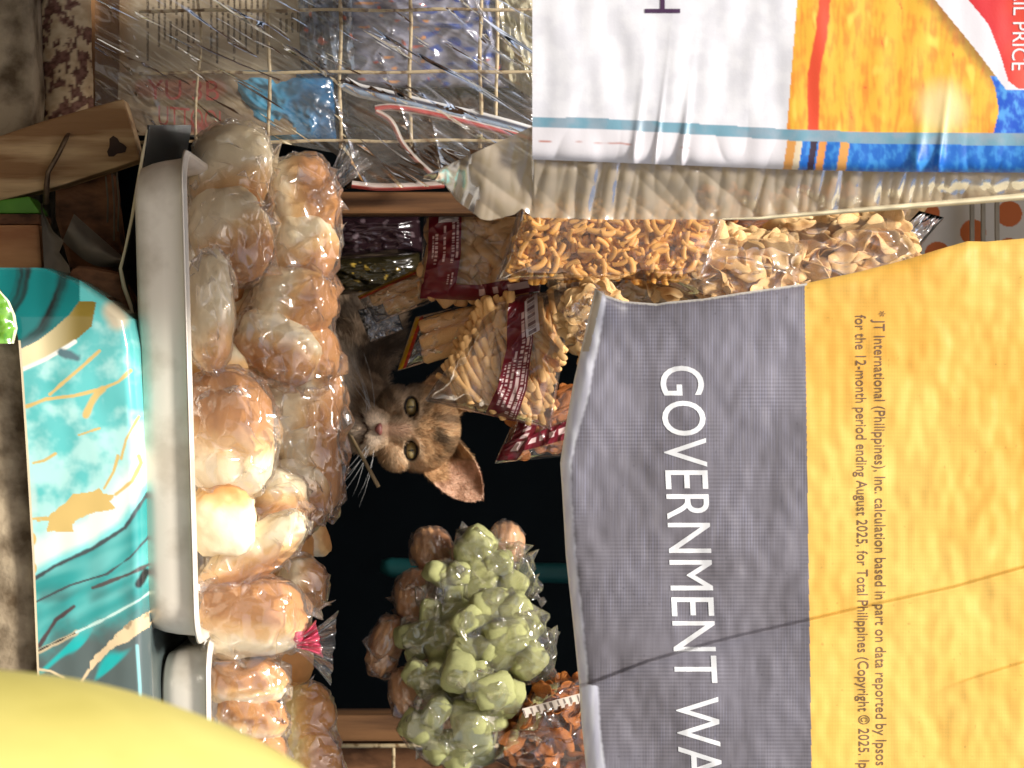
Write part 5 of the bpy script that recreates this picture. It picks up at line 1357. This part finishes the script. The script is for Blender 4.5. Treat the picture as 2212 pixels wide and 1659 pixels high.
# ------------------------------------------------------------------ the cat
CE = W(888, 926, 0.345)                          # between the eyes
MM = 0.001
def build_cat():
    root = bpy.data.objects.new('cat', None); COL.objects.link(root)
    floor = -0.240
    root.location = (CE.x - 0.05, CE.y + 0.09, floor)
    tag(root, 'young calico tabby cat peering out between the bread and the snack bags', 'cat')
    fl = (floor - CE.z) / MM
    bm = bmesh.new()
    def ell(c, r, rot=(0, 0, 0), sub=3):
        m = Matrix.Translation(c) @ Euler([math.radians(a) for a in rot]).to_matrix().to_4x4() @ Matrix.Diagonal((*r, 1))
        bmesh.ops.create_icosphere(bm, subdivisions=sub, radius=1.0, matrix=m)
    def limb(p0, p1, r0, r1, n=9):
        p0 = Vector(p0); p1 = Vector(p1)
        for i in range(n):
            t = i / (n - 1); ell(p0.lerp(p1, t), (r0 + (r1 - r0) * t,) * 3, sub=2)
    # head
    ell((0, 26, 6), (35, 36, 31)); ell((0, 14, 18), (25, 22, 19)); ell((18, 15, -12), (16, 18, 15)); ell((-18, 15, -12), (16, 18, 15))
    ell((0, 0, -10), (9.5, 14, 20), (-18, 0, 0)); ell((0, -4, -26), (15, 15, 11)); ell((7, -9, -30), (9.5, 9.5, 8.5)); ell((-7, -9, -30), (9.5, 9.5, 8.5))
    ell((0, -4, -39), (8.5, 9, 6.5)); ell((0, -15, -23), (5.5, 6, 4.5))
    ell((16, 5, 10), (12, 9, 7), (0, 20, 0)); ell((-16, 5, 10), (12, 9, 7), (0, -20, 0)); ell((0, 12, -34), (20, 20, 14))
    # neck, chest, body
    limb((-4, 40, -28), (-22, 74, -62), 27, 38); limb((-22, 74, -62), (-60, 130, -70), 40, 46); limb((-60, 130, -70), (-118, 190, -74), 48, 46)
    ell((-8, 52, -75), (28, 26, 34)); ell((-86, 128, -50), (52, 50, 40)); ell((-128, 200, -78), (44, 48, 46))
    for x, y in ((4, 66), (-38, 78)):
        limb((x, y, -85), (x, y - 4, fl + 12), 15, 10); ell((x, y - 12, fl + 7), (11, 17, 7))
    for x, y in ((-104, 196), (-156, 206)):
        limb((x, y, -95), (x + 6, y - 26, -122), 26, 15); limb((x + 6, y - 26, -122), (x, y + 6, fl + 26), 13, 9); limb((x, y + 6, fl + 26), (x, y - 6, fl + 9), 9, 9); ell((x, y - 22, fl + 7), (11, 20, 7))
    limb((-140, 240, -80), (-170, 280, -130), 12, 10); limb((-170, 280, -130), (-150, 300, fl + 12), 10, 8)
    # ears: cupped blades
    for sx in (1, -1):
        P0 = np.array([35.0, 20, 8]); P1 = np.array([7.0, 22, 34]); Tp = np.array([57.5, 16, 57])
        n, m = 12, 15
        def pt(a, t, back):
            base = P0 * (1 - a) + P1 * a
            base = base + np.array([3, 0, 4]) * math.sin(a * math.pi)
            w = 1 - max(t, 0) ** 3.4 if t >= 0 else 1 + 0.2 * t
            ctr = (P0 + P1) / 2
            mid = ctr * (1 - t) + Tp * t
            p = mid + (base - ctr) * w
            p = p + np.array([0, 11 * math.sin(a * math.pi) * (1 - 0.75 * t), 0]) + np.array([0.3, 0, 0.2]) * 12 * math.sin(math.pi * t) * (0.5 - a) * 0.8
            if back: p = p + np.array([-0.8, 5.0 * (1 - 0.35 * t), -0.8])
            return Vector((sx * p[0], p[1], p[2]))
        F = [[bm.verts.new(pt(a, t, 0)) for a in np.linspace(0, 1, m)] for t in np.linspace(-0.3, 1, n)]
        B = [[bm.verts.new(pt(a, t, 1)) for a in np.linspace(0, 1, m)] for t in np.linspace(-0.3, 1, n)]
        def q(*v):
            v = v if sx > 0 else v[::-1]
            try: bm.faces.new(v)
            except ValueError: pass
        for i in range(n - 1):
            for j in range(m - 1):
                q(F[i][j], F[i + 1][j], F[i + 1][j + 1], F[i][j + 1]); q(B[i][j], B[i][j + 1], B[i + 1][j + 1], B[i + 1][j])
            q(F[i][0], B[i][0], B[i + 1][0], F[i + 1][0]); q(F[i][-1], F[i + 1][-1], B[i + 1][-1], B[i][-1])
        for j in range(m - 1):
            q(F[0][j], F[0][j + 1], B[0][j + 1], B[0][j]); q(F[-1][j], B[-1][j], B[-1][j + 1], F[-1][j + 1])
    me = bpy.data.meshes.new('c'); bm.to_mesh(me); bm.free()
    o = link('c', me)
    md = o.modifiers.new('r', 'REMESH'); md.mode = 'VOXEL'; md.voxel_size = 1.0
    sm = o.modifiers.new('s', 'SMOOTH'); sm.factor = 0.5; sm.iterations = 5
    me = evaluated(o)
    P = co_of(me)
    # eye sockets
    for sx in (1, -1):
        d = np.sqrt(((P[:, 0] - sx * 17) / 10.5) ** 2 + ((P[:, 2]) / 7.5) ** 2)
        m = (P[:, 1] < 20)
        e_ = np.hypot((P[:, 0] - sx * 17) / 7.8, P[:, 2] / 4.9)
        P[:, 1] = np.where(m & (P[:, 2] > -12), np.maximum(P[:, 1], 5.5 - 9.0 * sstep(0.85, 1.3, e_) - 30 * sstep(1.25, 1.6, e_)), P[:, 1])
    # mouth groove
    d, _, _ = poly_dist(P[:, 0], P[:, 2], [(-11, -37), (-5, -35.5), (0, -32), (5, -35.5), (11, -37)])
    d2, _, _ = poly_dist(P[:, 0], P[:, 2], [(0, -25), (0, -32)])
    P[:, 1] += np.where(P[:, 1] < 10, 1.6 * np.exp(-(np.minimum(d, d2) / 1.1) ** 2), 0)
    def coat(Q):
        x, y, z = Q[:, 0], Q[:, 1], Q[:, 2]
        n = fbm(x / 14, y / 14, z / 14); nf = fbm(x / 4, y / 9, z / 4)
        grey = mixc(lin(150, 132, 112), lin(96, 80, 64), sstep(-0.3, 0.3, n))
        stripes = sstep(0.1, 0.55, np.sin((x * 0.8 + z * 0.5 + 5 * n) / 6.0) + 0.4 * nf)
        body = mixc(grey, lin(44, 36, 30), stripes * 0.75)
        c = body.copy()
        head = (y < 60) & (z > -46) & (x > -42)
        cream = mixc(lin(218, 194, 164), lin(196, 166, 132), sstep(-0.3, 0.3, n))
        tan = mixc(lin(196, 162, 122), lin(170, 130, 90), sstep(-0.3, 0.3, nf))
        hc = mixc(mixc(lin(168, 146, 122), lin(128, 106, 84), sstep(-0.3, 0.3, n)), cream, sstep(-6, 5, x + 3 * n))
        # forehead: tan with dark streaks between the ears
        fz = sstep(2, 12, z + 3 * n)
        hc = mixc(hc, tan, fz * 0.9)
        st = sstep(0.15, 0.6, np.sin((x * 1.0 - z * 0.15 + 2.5 * nf) / 2.6)) * sstep(10, 20, z) * sstep(30, 18, np.abs(x - 2))
        hc = mixc(hc, lin(70, 54, 42), st * 0.6)
        dk, _, _ = poly_dist(x, z, [(2, 22), (12, 26), (20, 33)]); hc = mixc(hc, lin(30, 24, 20), sstep(6, 2, dk + 3 * nf) * 0.7)
        dk, _, _ = poly_dist(x, z, [(-12, 8), (-20, 14), (-26, 24)]); hc = mixc(hc, lin(66, 50, 38), sstep(5, 2, dk + 2 * nf) * 0.7)
        dk, _, _ = poly_dist(x, z, [(-24, -2), (-36, -10)]); hc = mixc(hc, lin(70, 54, 42), sstep(4, 1, dk + 2 * nf) * 0.7)
        dk, _, _ = poly_dist(x, z, [(-22, -14), (-34, -22)]); hc = mixc(hc, lin(70, 54, 42), sstep(4, 1, dk + 2 * nf) * 0.6)
        dk, _, _ = poly_dist(x, z, [(26, -4), (36, -14)]); hc = mixc(hc, lin(176, 130, 84), sstep(5, 1, dk + 2 * nf) * 0.6)
        # pale muzzle and bridge
        mz = sstep(16, 9, np.hypot(x * 0.9, z + 31)); hc = mixc(hc, lin(214, 196, 176), mz)
        br = sstep(7, 3, np.abs(x - 1 + 0.5 * n)) * sstep(-28, -20, z) * sstep(4, -4, z); hc = mixc(hc, lin(172, 138, 116), br * 0.8)
        for sx in (1, -1):
            e = np.hypot((x - sx * 17) / 1.25, z * 1.15); hc = mixc(hc, lin(226, 200, 168) if sx > 0 else lin(186, 162, 136), sstep(12.5, 9.5, e) * 0.7); hc = mixc(hc, lin(36, 26, 20), sstep(7.6, 6.4, e) * 0.95)
        d, _, _ = poly_dist(x, z, [(-11, -37), (-5, -35.5), (0, -32), (5, -35.5), (11, -37)]); hc = mixc(hc, lin(70, 44, 38), sstep(1.5, 0.5, d) * (y < 5))
        ear = sstep(26, 32, z) * sstep(22, 30, np.abs(x)) + sstep(40, 44, np.abs(x)) * sstep(14, 20, z)
        pink = mixc(lin(216, 180, 156), lin(176, 138, 114), sstep(-0.1, 0.4, n + 0.4 * nf))
        hc = mixc(hc, pink, np.clip(ear, 0, 1))
        c = np.where(head[:, None], hc, c)
        chest = sstep(-40, -52, z) * sstep(70, 50, y) ; c = mixc(c, lin(226, 214, 198), chest)
        paw = sstep(fl + 34, fl + 20, z); c = mixc(c, lin(224, 212, 196), paw)
        return c * np.array([1.14, 1.06, 0.97])
    cols = coat(P)
    Wp = P * MM + np.array(CE) - np.array(root.location)
    me.vertices.foreach_set('co', Wp.ravel()); me.update()
    me.polygons.foreach_set('use_smooth', np.full(len(me.polygons), True))
    me.materials.clear(); me.materials.append(M['fur']); set_cols(me, cols)
    body = link('body', me, root)
    # hair strands
    N = no_of(me)
    rg = np.random.default_rng(5)
    tri = []
    for p in me.polygons:
        v = p.vertices
        tri.append((v[0], v[1], v[2]))
        if len(v) == 4: tri.append((v[0], v[2], v[3]))
    tri = np.array(tri)
    a, b, c = P[tri[:, 0]], P[tri[:, 1]], P[tri[:, 2]]
    area = np.linalg.norm(np.cross(b - a, c - a), axis=1)
    cen = (a + b + c) / 3
    wgt = area * np.where((cen[:, 1] < 70) & (cen[:, 2] > -60), 4.0, 1.0)
    wgt = wgt * np.where((np.hypot((np.abs(cen[:, 0]) - 17) / 1.25, cen[:, 2]) < 7.2) & (cen[:, 1] < 25), 0, 1)
    wgt = wgt * np.where((np.hypot(cen[:, 0], cen[:, 2] + 24) < 5.5) & (cen[:, 1] < 0), 0, 1)
    K = 70000
    pick = rg.choice(len(tri), K, p=wgt / wgt.sum())
    r1, r2 = rg.random(K), rg.random(K); fl_ = r1 + r2 > 1; r1[fl_] = 1 - r1[fl_]; r2[fl_] = 1 - r2[fl_]
    base = a[pick] + (b - a)[pick] * r1[:, None] + (c - a)[pick] * r2[:, None]
    nn = N[tri[pick, 0]]
    x, y, z = base[:, 0], base[:, 1], base[:, 2]
    # comb: away from the nose over the face, backwards along the body
    flow = np.stack([x, 0.8 * np.ones(K) * 20, z + 24], -1); flow = np.where((y > 60)[:, None], np.array([-0.6, 0.8, -0.25]) * 20, flow)
    flow = flow - nn * (flow * nn).sum(1)[:, None]; flow /= np.linalg.norm(flow, axis=1)[:, None] + 1e-6
    earm = (z > 24) & (np.abs(x) > 22)
    Ln = np.where(y > 60, 11.0, np.where(np.hypot(x, z + 26) < 14, 2.2, 4.2)) * rg.uniform(0.6, 1.25, K); Ln = np.where(earm, 2.0, Ln)
    Ln = np.where((z < -34) & (y < 60), Ln * 1.8, Ln)
    dirn = flow * 0.9 + nn * 0.33 + rg.normal(0, 0.16, (K, 3)); dirn /= np.linalg.norm(dirn, axis=1)[:, None]
    sidev = np.cross(dirn, nn); sidev /= np.linalg.norm(sidev, axis=1)[:, None] + 1e-6
    wd = 0.16 * rg.uniform(0.7, 1.4, K)
    mid = base + dirn * (Ln * 0.55)[:, None] + nn * (Ln * 0.04)[:, None]
    tip = base + dirn * Ln[:, None] + nn * (-Ln * 0.06)[:, None]
    V = np.stack([base - sidev * wd[:, None], base + sidev * wd[:, None], mid + sidev * (wd * 0.7)[:, None], mid - sidev * (wd * 0.7)[:, None], tip], 1).reshape(-1, 3)
    k5 = np.arange(K) * 5
    Ft = np.concatenate([np.stack([k5, k5 + 1, k5 + 2], -1), np.stack([k5, k5 + 2, k5 + 3], -1), np.stack([k5 + 3, k5 + 2, k5 + 4], -1)])
    hcol = coat(base) * (1 + 0.18 * rg.normal(0, 1, K))[:, None]
    fo = mesh_np('fur', V * MM + np.array(CE) - np.array(root.location), Ft, M['furhair'], body, np.repeat(hcol, 5, 0), smooth=False)
    fo['kind'] = 'stuff'
    def L(p): return Vector(p) * MM + CE - root.location
    # eyes
    for sx in (1, -1):
        d = ICO4_CO
        Q = d * np.array([7.4, 5.2, 4.9])
        r = np.hypot(d[:, 0] * 7.4, d[:, 2] * 5.6)
        iris = mixc(lin(186, 164, 110), lin(146, 124, 76), sstep(2.5, 5.4, r) ) * (1 + 0.25 * pn(np.arctan2(d[:, 2], d[:, 0]) * 6, r / 3, 2))[:, None]
        cc = np.where((np.hypot(d[:, 0] * 7.4 / 1.0, d[:, 2] * 5.6 / 2.9) < 1)[:, None], lin(10, 9, 8), iris)
        cc = mixc(cc, lin(26, 20, 14), sstep(5.8, 6.8, r))
        e = mesh_np('eye', [L((sx * 17 + q[0], 3.6 + q[1], 0.0 + q[2])) for q in Q], ICO4_F, M['eye'], root, cc)
        pts = []
        n = 28
        for k in range(n + 1):
            an = 2 * math.pi * k / n
            px = 8.0 * math.cos(an); pz = 4.7 * math.sin(an) * (1 - 0.18 * abs(math.cos(an))) - 0.9 * sx * sx * (1 if math.cos(an) * sx < 0 else -0.6) * abs(math.cos(an)) ** 3
            pts.append(L((sx * 17 + px, 0.9 + 3.2 * (abs(px) / 8.0) ** 2, pz)))
        tube('eyelid', pts, 0.00095, M['lid'], root, 8, caps=False)
    # nose
    bmn = bmesh.new()
    bmesh.ops.create_icosphere(bmn, subdivisions=3, radius=1.0)
    for v in bmn.verts:
        x, y, z = v.co
        w = 5.6 * (0.62 + 0.38 * max(min((z + 0.6) / 1.2, 1), 0))
        q = Vector((x * w, y * 3.6 - 19.2 + 0.7 * (1 - abs(x)), z * 3.3 - 24.2))
        for sx in (1, -1):
            dd = math.hypot((q.x - sx * 2.9) / 1.5, (q.z + 25.2) / 0.9)
            if dd < 1 and q.y < -19: q.y += 1.6 * (1 - dd)
        v.co = L(q)
    from_bm('nose', bmn, M['nose'], root)
    # whiskers
    for sx in (1, -1):
        for k in range(7):
            x0 = sx * (9 + (k % 3) * 2.5); z0 = -28 - (k // 3) * 3
            ln = random.uniform(34, 52); an = math.radians(random.uniform(-38, 8))
            p0 = Vector((x0, -14 + (k % 3) * 2.5, z0)); d1 = Vector((sx * math.cos(an), -0.22, math.sin(an) * 0.9))
            pp = [L(p0 + d1 * (ln * t) + Vector((0, 0, -9 * t * t))) for t in (0, 0.25, 0.5, 0.75, 1)]
            tube('whisker', pp, [0.00013, 0.00012, 0.0001, 0.00007, 0.00003], M['whisker'], root, 5)
build_cat()
